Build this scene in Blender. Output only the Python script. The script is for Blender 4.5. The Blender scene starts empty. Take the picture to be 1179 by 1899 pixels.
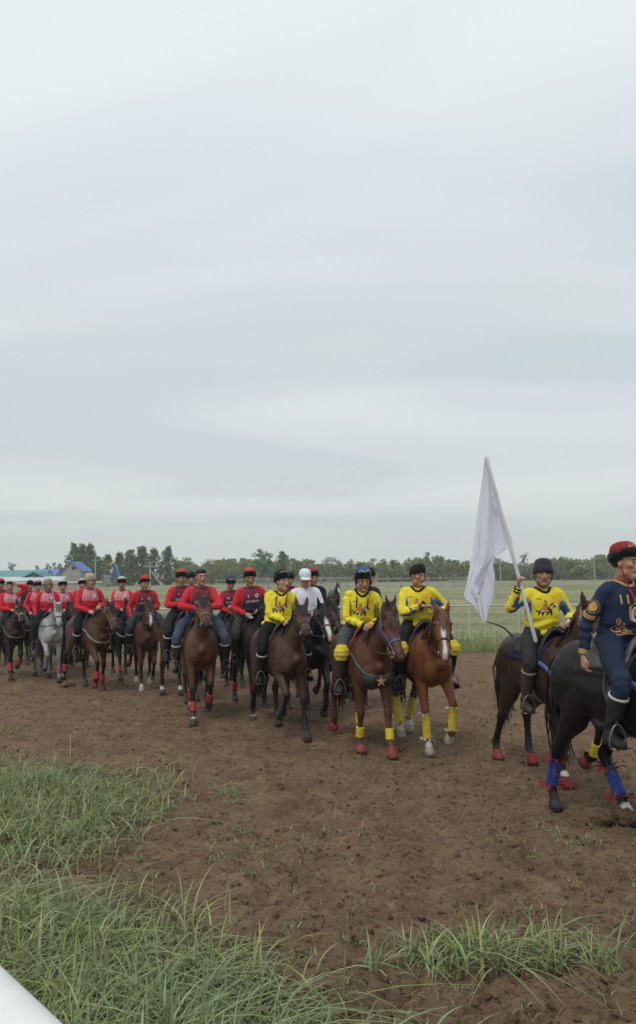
import bpy, bmesh, math, random
import numpy as np
from mathutils import Vector, Matrix, Quaternion
from mathutils.bvhtree import BVHTree
from mathutils.geometry import tessellate_polygon

random.seed(7)
RNG = np.random.default_rng(11)
R = math.radians
scene = bpy.context.scene
COL = scene.collection

# ------------------------------------------------------------------ camera
CAM_H, FPX, IW, IH = 2.2, 1550.0, 1179.0, 1899.0
PITCH, ROLL = math.atan(115.5 / 1550.0), R(-0.6)
cam_data = bpy.data.cameras.new('camera')
cam = bpy.data.objects.new('camera', cam_data)
COL.objects.link(cam)
cam_data.sensor_fit = 'VERTICAL'
cam_data.sensor_height = 36.0
cam_data.lens = FPX / IH * 36.0
cam_data.clip_start = 0.05
cam_data.clip_end = 20000
CAM_ROT = Matrix.Rotation(R(90) + PITCH, 3, 'X') @ Matrix.Rotation(ROLL, 3, 'Z')
cam.matrix_world = Matrix.Translation((0, 0, CAM_H)) @ CAM_ROT.to_4x4()
scene.camera = cam

# ------------------------------------------------------------------ sky and sun
SUN_EL, SUN_AZ = R(56), R(205)      # azimuth measured clockwise from +Y (north)
world = bpy.data.worlds.new('World')
scene.world = world
world.use_nodes = True
nt = world.node_tree
nt.nodes.clear()
def wn(t, **kw):
    n = nt.nodes.new(t)
    for k, v in kw.items():
        setattr(n, k, v)
    return n
w_out = wn('ShaderNodeOutputWorld')
w_bg = wn('ShaderNodeBackground')
w_bg.inputs['Strength'].default_value = 0.1
sky = wn('ShaderNodeTexSky', sky_type='NISHITA', sun_disc=False)
sky.sun_elevation = SUN_EL
sky.sun_rotation = SUN_AZ
sky.air_density = 1.0
sky.dust_density = 1.5
tc = wn('ShaderNodeTexCoord')
sep = wn('ShaderNodeSeparateXYZ')
nt.links.new(tc.outputs['Generated'], sep.inputs[0])
def wmath(op, a, b=None):
    n = wn('ShaderNodeMath', operation=op)
    for i, x in enumerate((a, b)):
        if x is None: continue
        if isinstance(x, (int, float)): n.inputs[i].default_value = x
        else: nt.links.new(x, n.inputs[i])
    return n.outputs[0]
zz = wmath('ADD', wmath('MAXIMUM', sep.outputs['Z'], 0.0), 0.10)
comb = wn('ShaderNodeCombineXYZ')
nt.links.new(wmath('DIVIDE', sep.outputs['X'], zz), comb.inputs[0])
nt.links.new(wmath('DIVIDE', sep.outputs['Y'], zz), comb.inputs[1])
def wnoise(scale, loc, sc, rot=0.0, detail=4, rough=0.5, dist=0.0):
    mp = wn('ShaderNodeMapping')
    mp.inputs['Location'].default_value = loc
    mp.inputs['Scale'].default_value = sc
    mp.inputs['Rotation'].default_value = (0, 0, rot)
    nt.links.new(comb.outputs[0], mp.inputs[0])
    n = wn('ShaderNodeTexNoise')
    n.inputs['Scale'].default_value = scale
    n.inputs['Detail'].default_value = detail
    n.inputs['Roughness'].default_value = rough
    n.inputs['Distortion'].default_value = dist
    nt.links.new(mp.outputs[0], n.inputs[0])
    return n.outputs['Fac']
SKY_A = (0.35, (14.8, 9.3, 0.0), (0.75, 1.35, 1.0), R(16))
SKY_B = (0.6, (1.7, 8.0, 4.0), (0.6, 1.0, 1.0), R(20))
na = wnoise(*SKY_A, detail=4, rough=0.40, dist=1.1)
nb = wnoise(*SKY_B, detail=3, rough=0.40, dist=0.8)
ramp = wn('ShaderNodeValToRGB')          # slate-blue undersides to milky thin cloud
e = ramp.color_ramp.elements
e[0].position, e[0].color = 0.40, (5.85, 6.75, 7.4, 1)
e[1].position, e[1].color = 0.60, (8.2, 8.75, 8.9, 1)
nt.links.new(na, ramp.inputs[0])
ramp2 = wn('ShaderNodeValToRGB')
e = ramp2.color_ramp.elements
e[0].position, e[0].color = 0.40, (1.0, 1.0, 1.0, 1)
e[1].position, e[1].color = 0.68, (1.07, 1.05, 0.985, 1)
nt.links.new(nb, ramp2.inputs[0])
mul = wn('ShaderNodeMixRGB', blend_type='MULTIPLY')
mul.inputs[0].default_value = 1.0
nt.links.new(ramp.outputs[0], mul.inputs[1])
nt.links.new(ramp2.outputs[0], mul.inputs[2])
mixs = wn('ShaderNodeMixRGB')
mixs.inputs[0].default_value = 0.94
low = wn('ShaderNodeMixRGB')             # thicker, warmer cloud seen edge-on towards the horizon
low.inputs[2].default_value = (6.05, 6.55, 6.35, 1)
nt.links.new(wmath('MULTIPLY', wmath('POWER', 2.718, wmath('MULTIPLY', wmath('MAXIMUM', sep.outputs['Z'], 0.0), -5.0)), 0.95), low.inputs[0])
nt.links.new(mul.outputs[0], low.inputs[1])
nt.links.new(sky.outputs[0], mixs.inputs[1])
nt.links.new(low.outputs[0], mixs.inputs[2])
nt.links.new(mixs.outputs[0], w_bg.inputs['Color'])
nt.links.new(w_bg.outputs[0], w_out.inputs['Surface'])

sun_data = bpy.data.lights.new('sun', 'SUN')
sun_data.energy = 1.2
sun_data.angle = R(20)
sun_data.color = (1.0, 0.96, 0.9)
sun = bpy.data.objects.new('sun', sun_data)
COL.objects.link(sun)
sd = Vector((math.sin(SUN_AZ) * math.cos(SUN_EL), math.cos(SUN_AZ) * math.cos(SUN_EL), math.sin(SUN_EL)))
sun.rotation_euler = (-sd).to_track_quat('-Z', 'Y').to_euler()

scene.view_settings.view_transform = 'Standard'
scene.view_settings.look = 'None'
scene.view_settings.exposure = 0.08
scene.view_settings.gamma = 1.0
scene.render.engine = 'CYCLES'
scene.cycles.max_bounces = 6
scene.cycles.transparent_max_bounces = 8

# ------------------------------------------------------------------ placing
def ray(px, py):
    return CAM_ROT @ Vector(((px - IW / 2) / FPX, (IH / 2 - py) / FPX, -1.0))
def ground(px, py, z=0.0):
    d = ray(px, py)
    t = (z - CAM_H) / d.z
    return Vector((d.x * t, d.y * t, z))
def at(px, py, y):
    d = ray(px, py)
    t = y / d.y
    return Vector((d.x * t, y, CAM_H + d.z * t))

# ------------------------------------------------------------------ materials
MATS = {}
def mat(name, color=(0.5, 0.5, 0.5), rough=0.7, metal=0.0, spec=0.4, attr=None, noise=None, bump=None, sheen=0.0, coat=0.0):
    """plain Principled; attr = colour attribute name; noise=(scale, amount); bump=(scale, strength, distance)"""
    if name in MATS: return MATS[name]
    m = bpy.data.materials.new(name)
    m.use_nodes = True
    t = m.node_tree
    b = t.nodes['Principled BSDF']
    b.inputs['Roughness'].default_value = rough
    b.inputs['Metallic'].default_value = metal
    b.inputs['Specular IOR Level'].default_value = spec
    b.inputs['Sheen Weight'].default_value = sheen
    b.inputs['Sheen Roughness'].default_value = 0.4
    b.inputs['Coat Weight'].default_value = coat
    b.inputs['Base Color'].default_value = (*color, 1)
    src = None
    if attr:
        a = t.nodes.new('ShaderNodeAttribute')
        a.attribute_name = attr
        src = a.outputs['Color']
    co = t.nodes.new('ShaderNodeTexCoord')
    if noise:
        n = t.nodes.new('ShaderNodeTexNoise')
        n.inputs['Scale'].default_value = noise[0]
        n.inputs['Detail'].default_value = 6
        t.links.new(co.outputs['Object'], n.inputs['Vector'])
        mr = t.nodes.new('ShaderNodeMapRange')
        mr.inputs['From Min'].default_value = 0.3
        mr.inputs['From Max'].default_value = 0.7
        mr.inputs['To Min'].default_value = 1 - noise[1]
        mr.inputs['To Max'].default_value = 1 + noise[1]
        t.links.new(n.outputs['Fac'], mr.inputs['Value'])
        mx = t.nodes.new('ShaderNodeMixRGB')
        mx.blend_type = 'MULTIPLY'
        mx.inputs[0].default_value = 1
        if src: t.links.new(src, mx.inputs[1])
        else: mx.inputs[1].default_value = (*color, 1)
        t.links.new(mr.outputs[0], mx.inputs[2])
        src = mx.outputs[0]
    if src: t.links.new(src, b.inputs['Base Color'])
    if bump:
        n = t.nodes.new('ShaderNodeTexNoise')
        n.inputs['Scale'].default_value = bump[0]
        n.inputs['Detail'].default_value = 4
        t.links.new(co.outputs['Object'], n.inputs['Vector'])
        bp = t.nodes.new('ShaderNodeBump')
        bp.inputs['Strength'].default_value = bump[1]
        bp.inputs['Distance'].default_value = bump[2]
        t.links.new(n.outputs['Fac'], bp.inputs['Height'])
        t.links.new(bp.outputs[0], b.inputs['Normal'])
    MATS[name] = m
    return m
def cmat(prefix, color, **kw):
    return mat(prefix + '_%d_%d_%d' % tuple(int(c * 999) for c in color), color, **kw)

# ------------------------------------------------------------------ mesh tools
def tag(o, label=None, cat=None, group=None, kind=None):
    if label: o['label'] = label
    if cat: o['category'] = cat
    if group: o['group'] = group
    if kind: o['kind'] = kind
    return o
def empty(name, M=None):
    o = bpy.data.objects.new(name, None)
    COL.objects.link(o)
    o.empty_display_size = 0.2
    if M is not None: o.matrix_world = M
    return o
def link(name, me, parent=None, m=None, smooth=True):
    o = bpy.data.objects.new(name, me)
    COL.objects.link(o)
    if parent is not None: o.parent = parent
    if m is not None and not me.materials: me.materials.append(m)
    if smooth: me.shade_smooth()
    return o
def np_mesh(name, V, F):
    me = bpy.data.meshes.new(name)
    me.from_pydata([tuple(map(float, v)) for v in V], [], [tuple(map(int, f)) for f in F])
    me.update()
    return me
def np_quads(name, V, Q):
    """fast: V (n,3) float array, Q (m,k) int array"""
    me = bpy.data.meshes.new(name)
    V = np.ascontiguousarray(V, dtype=np.float32); Q = np.ascontiguousarray(Q, dtype=np.int32)
    k = Q.shape[1]
    me.vertices.add(len(V)); me.vertices.foreach_set('co', V.ravel())
    me.loops.add(Q.size); me.loops.foreach_set('vertex_index', Q.ravel())
    me.polygons.add(len(Q)); me.polygons.foreach_set('loop_start', np.arange(0, Q.size, k, dtype=np.int32))
    me.update(calc_edges=True)
    return me
def set_col(me, C, name='col'):
    C = np.asarray(C, dtype=np.float32)
    if C.shape[1] == 3: C = np.hstack([C, np.ones((len(C), 1), np.float32)])
    a = me.attributes.new(name, 'FLOAT_COLOR', 'POINT')
    a.data.foreach_set('color', np.ascontiguousarray(C).ravel())
def A(*p): return np.array(p, dtype=float)
def unit(v):
    v = np.asarray(v, dtype=float)
    return v / (np.linalg.norm(v) + 1e-12)
def catmull(P, sub):
    P = np.asarray(P, dtype=float)
    if P.ndim == 1: P = P[:, None]
    if sub <= 1 or len(P) < 3: 
        if len(P) == 2 and sub > 1:
            t = np.linspace(0, 1, sub + 1)[:, None]
            return P[0] * (1 - t) + P[1] * t
        return P
    Q = np.vstack([2 * P[0] - P[1], P, 2 * P[-1] - P[-2]])
    out = []
    for i in range(1, len(Q) - 2):
        p0, p1, p2, p3 = Q[i - 1], Q[i], Q[i + 1], Q[i + 2]
        for k in range(sub):
            t = k / sub
            out.append(0.5 * (2 * p1 + (p2 - p0) * t + (2 * p0 - 5 * p1 + 4 * p2 - p3) * t * t + (3 * p1 - p0 - 3 * p2 + p3) * t ** 3))
    out.append(P[-1])
    return np.array(out)
def frames(P, lat):
    """tangent, lateral, depth per point; lat = reference direction for the lateral axis"""
    T = np.gradient(P, axis=0)
    T /= np.linalg.norm(T, axis=1)[:, None] + 1e-12
    L = np.asarray(lat, float)[None, :] - T * (T @ np.asarray(lat, float))[:, None]
    L /= np.linalg.norm(L, axis=1)[:, None] + 1e-9
    D = np.cross(T, L)
    return T, L, D

class MB:
    """collects shapes into one mesh"""
    def __init__(self): self.v = []; self.f = []; self.c = []
    def add(self, V, F, c=None):
        b = len(self.v)
        self.v.extend(np.asarray(V, float).tolist())
        self.f.extend([tuple(int(i) + b for i in f) for f in F])
        self.c.extend([c if c is not None else (1, 1, 1)] * len(V))
    def rings(self, Rg, cap=True, c=None, closed=False):
        Rg = np.asarray(Rg, float)
        k, n, _ = Rg.shape
        V = Rg.reshape(-1, 3)
        F = []
        for i in range(k - 1 + (1 if closed else 0)):
            a, b = i * n, ((i + 1) % k) * n
            for j in range(n):
                F.append((a + j, a + (j + 1) % n, b + (j + 1) % n, b + j))
        if cap and not closed:
            F.append(tuple(range(n - 1, -1, -1)))
            F.append(tuple(range((k - 1) * n, k * n)))
        self.add(V, F, c)
    def limb(self, P, rad, lat=(0, 1, 0), sub=4, n=10, c=None, round_ends=True):
        P, rr = limb_st(P, rad, sub)
        Rg = limb_rings(P, rr, lat, n, round_ends)
        self.rings(Rg, c=c)
    def blob(self, c, r, rot=None, n=10, m=7, col=None):
        V, F = blob_mesh(c, r, rot, n, m)
        self.add(V, F, col)
    def box(self, c, h, rot=None, col=None):
        V = np.array([[x, y, z] for x in (-1, 1) for y in (-1, 1) for z in (-1, 1)], float) * np.asarray(h, float)
        if rot is not None: V = V @ np.asarray(rot).T
        V = V + np.asarray(c, float)
        self.add(V, [(0, 1, 3, 2), (4, 6, 7, 5), (0, 4, 5, 1), (2, 3, 7, 6), (0, 2, 6, 4), (1, 5, 7, 3)], col)
    def ribbon(self, P, W, w, th=0.004, c=None):
        """flat strap along P; W = width direction per point; w half width"""
        P = np.asarray(P, float); W = np.asarray(W, float)
        T = np.gradient(P, axis=0); T /= np.linalg.norm(T, axis=1)[:, None] + 1e-12
        N = np.cross(T, W); N /= np.linalg.norm(N, axis=1)[:, None] + 1e-9
        W = np.cross(N, T)
        w = np.asarray(w, float)
        if w.ndim == 0: w = np.full(len(P), float(w))
        w = w[:, None]
        Rg = np.stack([P + W * w + N * th, P - W * w + N * th, P - W * w - N * th, P + W * w - N * th], axis=1)
        self.rings(Rg, c=c)
    def lock(self, P, W, w):
        """a lock of hair: one flat tapered strip"""
        P = np.asarray(P, float); W = np.asarray(W, float); T = np.gradient(P, axis=0)
        W = W - T * ((W * T).sum(1) / ((T * T).sum(1) + 1e-12))[:, None]
        W = W / (np.linalg.norm(W, axis=1)[:, None] + 1e-9) * np.asarray(w, float)[:, None]
        k = len(P)
        self.add(np.vstack([P + W, P - W]), [(i, i + 1, k + i + 1, k + i) for i in range(k - 1)])
    def mesh(self, name, col=False):
        me = np_mesh(name, self.v, self.f)
        bm = bmesh.new(); bm.from_mesh(me)
        bmesh.ops.recalc_face_normals(bm, faces=bm.faces)
        bm.to_mesh(me); bm.free()
        if col: set_col(me, np.array(self.c, float))
        return me
    def obj(self, name, m, parent=None, smooth=True, col=False, off=None):
        if off is not None: self.v = (np.array(self.v) - np.asarray(off)).tolist()
        return link(name, self.mesh(name, col), parent, m, smooth)

def limb_st(P, rad, sub):
    rr = np.array([(r, r) if np.isscalar(r) else tuple(r) for r in rad], float)
    return catmull(P, sub), np.abs(catmull(rr, sub))
def limb_rings(P, rr, lat, n, round_ends, ck=1.0):
    T, L, D = frames(P, lat)
    if round_ends:
        def cap(i, s):
            out = []
            for q, sc in ((0.45, 0.88), (0.8, 0.55), (0.95, 0.2)):
                out.append((P[i] + T[i] * s * rr[i].mean() * q * ck, L[i], D[i], rr[i] * sc))
            return out
        st = cap(0, -1)[::-1] + [(P[i], L[i], D[i], rr[i]) for i in range(len(P))] + cap(-1, 1)
    else:
        st = [(P[i], L[i], D[i], rr[i]) for i in range(len(P))]
    th = np.linspace(0, 2 * np.pi, n, endpoint=False)
    return np.array([[p + d * r[0] * math.cos(a) + l * r[1] * math.sin(a) for a in th] for p, l, d, r in st])
def blob_mesh(c, r, rot=None, n=10, m=7):
    V = []
    for i in range(1, m):
        a = math.pi * i / m
        for j in range(n):
            b = 2 * math.pi * j / n
            V.append((math.sin(a) * math.cos(b), math.sin(a) * math.sin(b), math.cos(a)))
    V += [(0, 0, 1), (0, 0, -1)]
    V = np.array(V) * np.asarray(r, float)
    if rot is not None: V = V @ np.asarray(rot).T
    V = V + np.asarray(c, float)
    F = []
    for i in range(m - 2):
        for j in range(n):
            F.append((i * n + j, i * n + (j + 1) % n, (i + 1) * n + (j + 1) % n, (i + 1) * n + j))
    t, b = (m - 1) * n, (m - 1) * n + 1
    for j in range(n):
        F.append((t, (j + 1) % n, j))
        F.append((b, (m - 2) * n + j, (m - 2) * n + (j + 1) % n))
    return V, F

TMP = bpy.data.scenes.new('workshop')
def tmp_graph():
    with bpy.context.temp_override(scene=TMP, view_layer=TMP.view_layers[0]):
        dg = bpy.context.evaluated_depsgraph_get()
        dg.update()
    return dg
class Vol(MB):
    """closed shapes fused into one continuous skin by a voxel remesh; remembers which shape each vertex came from"""
    def __init__(self): super().__init__(); self.S = []
    def limb(self, P, rad, lat=(0, 1, 0), sub=4, n=12, tag=0, ck=1.0):
        P, rr = limb_st(P, rad, sub)
        self.rings(limb_rings(P, rr, lat, n, True, ck))
        for i, p in enumerate(P):
            self.S.append((*p, rr[i].mean(), tag, i / (len(P) - 1)))
    def blob(self, c, r, rot=None, n=12, m=8, tag=0, t=0.5):
        V, F = blob_mesh(c, r, rot, n, m)
        self.add(V, F)
        self.S.append((*np.asarray(c, float), min(r), tag, t))
    def fuse(self, name, voxel, smooth=4, fac=0.5):
        me0 = np_mesh('raw', self.v, self.f)
        o = bpy.data.objects.new('raw', me0)
        TMP.collection.objects.link(o)
        md = o.modifiers.new('r', 'REMESH'); md.mode = 'VOXEL'; md.voxel_size = voxel; md.use_smooth_shade = True
        if smooth:
            ms = o.modifiers.new('s', 'SMOOTH'); ms.factor = fac; ms.iterations = smooth
        dg = tmp_graph()
        me = bpy.data.meshes.new_from_object(o.evaluated_get(dg))
        me.name = name
        bpy.data.objects.remove(o); bpy.data.meshes.remove(me0)
        co = np.empty(len(me.vertices) * 3, np.float32); me.vertices.foreach_get('co', co)
        co = co.reshape(-1, 3).astype(float)
        S = np.array(self.S)
        own = np.empty(len(co), int)
        for a in range(0, len(co), 4000):
            c_ = co[a:a + 4000]
            d2 = (c_ ** 2).sum(1)[:, None] + (S[:, :3] ** 2).sum(1)[None] - 2 * c_ @ S[:, :3].T
            own[a:a + 4000] = (np.sqrt(np.maximum(d2, 0)) - S[None, :, 3]).argmin(1)
        return me, co, S[own, 4].astype(int), S[own, 5]
def set_co(me, co):
    me.vertices.foreach_set('co', np.ascontiguousarray(co, dtype=np.float32).ravel()); me.update()
def normals(me):
    n = np.empty(len(me.vertices) * 3, np.float32); me.vertex_normals.foreach_get('vector', n)
    return n.reshape(-1, 3).astype(float)
def bvh_of(me):
    return BVHTree.FromPolygons([v.co[:] for v in me.vertices], [p.vertices[:] for p in me.polygons])
def smoothstep(a, b, x):
    t = np.clip((x - a) / (b - a), 0, 1)
    return t * t * (3 - 2 * t)
def lump(P, scale, seed, octaves=3):
    """cheap smooth pseudo-noise in [-1,1] from sines of random direction"""
    r = np.random.default_rng(seed)
    out = np.zeros(len(P)); amp = 1.0; tot = 0
    for o in range(octaves):
        for _ in range(4):
            k = r.normal(size=3) * scale * (2 ** o)
            out += amp * np.sin(P @ k + r.uniform(0, 6.28)) / 4
        tot += amp; amp *= 0.5
    return out / tot * 1.6
def between(p, q, t): return p + (q - p) * t
# ------------------------------------------------------------------ ground
def vnoise(x, y, seed=0):
    """value noise on the unit lattice, [-1, 1]"""
    xi = np.floor(x).astype(np.int64); yi = np.floor(y).astype(np.int64)
    xf = x - xi; yf = y - yi
    def hsh(a, b):
        h = (a * 374761393 + b * 668265263 + seed * 974634777) & 0xFFFFFFFF
        h = ((h ^ (h >> 13)) * 1274126177) & 0xFFFFFFFF
        return ((h ^ (h >> 16)) & 0xFFFF) / 32767.5 - 1
    u = xf * xf * (3 - 2 * xf); v = yf * yf * (3 - 2 * yf)
    return (hsh(xi, yi) * (1 - u) + hsh(xi + 1, yi) * u) * (1 - v) + (hsh(xi, yi + 1) * (1 - u) + hsh(xi + 1, yi + 1) * u) * v

TRACK_FAR = 24.3
rng = np.random.default_rng(5)
DN = 2200
_ds = rng.uniform(0, 1, DN)
DY = 3.6 + 20 * _ds ** 1.5
DX = (rng.uniform(-.5, .5, DN)) * (DY + 1.5)
DR = rng.uniform(.05, .11, DN); DD = rng.uniform(.016, .042, DN)
def soil_height(x, y, dents=False):
    z = .020 * vnoise(x / .75, y / .75, 1) + .013 * vnoise(x / .28 + 5, y / .22, 2) + .013 * vnoise(x / .12, y / .09 + 3, 3) + .009 * vnoise(x / .055, y / .05, 4) + .0035 * vnoise(x / .024, y / .022, 6)
    rid = 1 - np.abs(vnoise(x / .17 + 9, y / .13, 8))
    z += .012 * rid ** 3
    return 1.35 * z - .006

def build_track():
    ys = np.concatenate([np.linspace(-6, 2.4, 12), 2.5 * np.exp(np.linspace(0, math.log(TRACK_FAR / 2.5), 430))])
    s_in = np.linspace(-.46, .46, 300)
    s_out = .46 * np.exp(np.linspace(0, math.log(12), 18))[1:]
    ss = np.concatenate([-s_out[::-1], s_in, s_out])
    Y, S = np.meshgrid(ys, ss, indexing='ij')
    X = S * (np.maximum(Y, -.5) + 1.5)
    edge = .8 * vnoise(X / 2.3, X * 0 + 2, 21) + .4 * vnoise(X / .7, X * 0 + 7, 22)
    Y2 = Y + edge * smoothstep(20, TRACK_FAR, Y)
    Z = soil_height(X, Y2)
    far = smoothstep(15, 24, Y2)
    x, y = X.ravel(), Y2.ravel(); z = Z.ravel()
    for k in range(DN):
        m = (np.abs(x - DX[k]) < .2) & (np.abs(y - DY[k]) < .2)
        if not m.any(): continue
        r = np.hypot(x[m] - DX[k], (y[m] - DY[k]) * 1.15) / DR[k]
        z[m] += -DD[k] * np.exp(-r ** 4) + .5 * DD[k] * np.exp(-((r - 1.25) / .3) ** 2)
    z = z - .06 * smoothstep(TRACK_FAR - .9, TRACK_FAR + .2, y - edge.ravel() * 0)
    n, m_ = X.shape
    idx = np.arange(n * m_).reshape(n, m_)
    Q = np.stack([idx[:-1, :-1], idx[:-1, 1:], idx[1:, 1:], idx[1:, :-1]], -1).reshape(-1, 4)
    me = np_quads('dirt_track', np.stack([x, y, z], 1), Q)
    o = link('dirt_track', me, None, soil_mat())
    tag(o, kind='structure')

def soil_mat():
    m = bpy.data.materials.new('soil'); m.use_nodes = True
    t = m.node_tree; b = t.nodes['Principled BSDF']
    b.inputs['Roughness'].default_value = .95; b.inputs['Specular IOR Level'].default_value = .12
    co = t.nodes.new('ShaderNodeTexCoord')
    def nz(scale, detail=5, rough=.6, stretch=None):
        n = t.nodes.new('ShaderNodeTexNoise'); n.inputs['Scale'].default_value = scale; n.inputs['Detail'].default_value = detail; n.inputs['Roughness'].default_value = rough
        src = co.outputs['Object']
        if stretch:
            mp = t.nodes.new('ShaderNodeMapping'); mp.inputs['Scale'].default_value = stretch; t.links.new(src, mp.inputs[0]); src = mp.outputs[0]
        t.links.new(src, n.inputs['Vector']); return n.outputs['Fac']
    r1 = t.nodes.new('ShaderNodeValToRGB')
    e = r1.color_ramp.elements
    e[0].position, e[0].color = .34, (.155, .100, .062, 1)
    e[1].position, e[1].color = .66, (.262, .174, .109, 1)
    t.links.new(nz(2.2, 9, .68), r1.inputs[0])
    r2 = t.nodes.new('ShaderNodeValToRGB')          # moist dark crumbs
    e = r2.color_ramp.elements
    e[0].position, e[0].color = .34, (.30, .28, .27, 1)
    e[1].position, e[1].color = .48, (1, 1, 1, 1)
    t.links.new(nz(15, 7, .7, (1, 1.5, 1)), r2.inputs[0])
    r3 = t.nodes.new('ShaderNodeValToRGB')          # straw-coloured dust
    e = r3.color_ramp.elements
    e[0].position, e[0].color = .55, (0, 0, 0, 1)
    e[1].position, e[1].color = .74, (1, 1, 1, 1)
    t.links.new(nz(5.5, 7, .7), r3.inputs[0])
    mu = t.nodes.new('ShaderNodeMixRGB'); mu.blend_type = 'MULTIPLY'; mu.inputs[0].default_value = .9
    t.links.new(r1.outputs[0], mu.inputs[1]); t.links.new(r2.outputs[0], mu.inputs[2])
    r4 = t.nodes.new('ShaderNodeValToRGB')          # fine dark crumbs
    e = r4.color_ramp.elements
    e[0].position, e[0].color = .36, (.45, .42, .40, 1)
    e[1].position, e[1].color = .44, (1, 1, 1, 1)
    t.links.new(nz(46, 4, .6, (1, 1.3, 1)), r4.inputs[0])
    mu2 = t.nodes.new('ShaderNodeMixRGB'); mu2.blend_type = 'MULTIPLY'; mu2.inputs[0].default_value = .9
    t.links.new(mu.outputs[0], mu2.inputs[1]); t.links.new(r4.outputs[0], mu2.inputs[2]); mu = mu2
    mx = t.nodes.new('ShaderNodeMixRGB'); mx.inputs[2].default_value = (.34, .235, .150, 1)
    sc = t.nodes.new('ShaderNodeMath'); sc.operation = 'MULTIPLY'; sc.inputs[1].default_value = .75
    t.links.new(r3.outputs[0], sc.inputs[0]); t.links.new(sc.outputs[0], mx.inputs[0]); t.links.new(mu.outputs[0], mx.inputs[1])
    t.links.new(mx.outputs[0], b.inputs['Base Color'])
    bp = t.nodes.new('ShaderNodeBump'); bp.inputs['Strength'].default_value = 1.0; bp.inputs['Distance'].default_value = .045
    t.links.new(nz(16, 8, .7), bp.inputs['Height']); t.links.new(bp.outputs[0], b.inputs['Normal'])
    MATS['soil'] = m
    return m

def build_field():
    ys = np.array([-60, -6.5, -5.6, 0, 10, 20, 22.4, 23.2, 30, 45, 70, 110, 170, 260, 500, 1200, 5000.]); xs = np.array([-4000, -1000, -300, -120, -60, -30, -12, 0, 12, 30, 60, 120, 300, 1000, 4000.])
    Y, X = np.meshgrid(ys, xs, indexing='ij')
    idx = np.arange(X.size).reshape(X.shape)
    Q = np.stack([idx[:-1, :-1], idx[:-1, 1:], idx[1:, 1:], idx[1:, :-1]], -1).reshape(-1, 4)
    me = np_quads('grass_field', np.stack([X.ravel(), Y.ravel(), np.where((Y.ravel() > -6) & (Y.ravel() < 23), -.30, -.045)], 1), Q)
    m = bpy.data.materials.new('meadow'); m.use_nodes = True
    t = m.node_tree; b = t.nodes['Principled BSDF']
    b.inputs['Roughness'].default_value = .95; b.inputs['Specular IOR Level'].default_value = .1
    co = t.nodes.new('ShaderNodeTexCoord')
    def nz(scale, stretch, detail=6):
        mp = t.nodes.new('ShaderNodeMapping'); mp.inputs['Scale'].default_value = stretch; t.links.new(co.outputs['Object'], mp.inputs[0])
        n = t.nodes.new('ShaderNodeTexNoise'); n.inputs['Scale'].default_value = scale; n.inputs['Detail'].default_value = detail; n.inputs['Roughness'].default_value = .6
        t.links.new(mp.outputs[0], n.inputs['Vector']); return n.outputs['Fac']
    r1 = t.nodes.new('ShaderNodeValToRGB'); e = r1.color_ramp.elements
    e[0].position, e[0].color = .36, (.165, .185, .090, 1)
    e[1].position, e[1].color = .62, (.330, .320, .195, 1)
    t.links.new(nz(.12, (.35, 1.0, 1)), r1.inputs[0])
    r2 = t.nodes.new('ShaderNodeValToRGB'); e = r2.color_ramp.elements
    e[0].position, e[0].color = .3, (.70, .72, .68, 1)
    e[1].position, e[1].color = .7, (1.15, 1.12, 1.1, 1)
    t.links.new(nz(1.7, (1, 1, 1), 8), r2.inputs[0])
    mu = t.nodes.new('ShaderNodeMixRGB'); mu.blend_type = 'MULTIPLY'; mu.inputs[0].default_value = 1
    t.links.new(r1.outputs[0], mu.inputs[1]); t.links.new(r2.outputs[0], mu.inputs[2])
    t.links.new(mu.outputs[0], b.inputs['Base Color'])
    o = link('grass_field', me, None, m)
    tag(o, kind='structure')

def build_clods():
    r = np.random.default_rng(31)
    n = 15000
    u = r.uniform(0, 1, n)
    y = 3.5 + 17 * u ** 1.8; x = r.uniform(-.47, .47, n) * (y + 1.2)
    sz = np.minimum(r.gamma(1.6, .0042, n) + .003, .024)
    base = np.array([(1, 0, -.2), (-.5, .87, -.2), (-.5, -.87, -.2), (.5, .5, .6), (-.6, .1, .7), (.1, -.7, .6), (0, 0, -.7)])
    tris = np.array([(0, 1, 3), (1, 2, 4), (2, 0, 5), (3, 1, 4), (4, 2, 5), (5, 0, 3), (3, 4, 5), (1, 0, 6), (2, 1, 6), (0, 2, 6)])
    V = base[None] * (1 + r.normal(0, .22, (n, 7, 1))) * sz[:, None, None] * r.uniform(.7, 1.4, (n, 1, 3))
    a = r.uniform(0, 6.28, n); c, s = np.cos(a), np.sin(a)
    V = np.stack([V[..., 0] * c[:, None] - V[..., 1] * s[:, None], V[..., 0] * s[:, None] + V[..., 1] * c[:, None], V[..., 2]], -1)
    V += np.stack([x, y, soil_height(x, y) + sz * .25], 1)[:, None, :]
    F = (tris[None] + (np.arange(n) * 7)[:, None, None]).reshape(-1, 3)
    o = link('soil_crumbs', np_quads('soil_crumbs', V.reshape(-1, 3), F), None, MATS['soil'], smooth=False)
    tag(o, 'small crumbs of churned brown soil scattered over the track', 'soil', kind='stuff')

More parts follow.
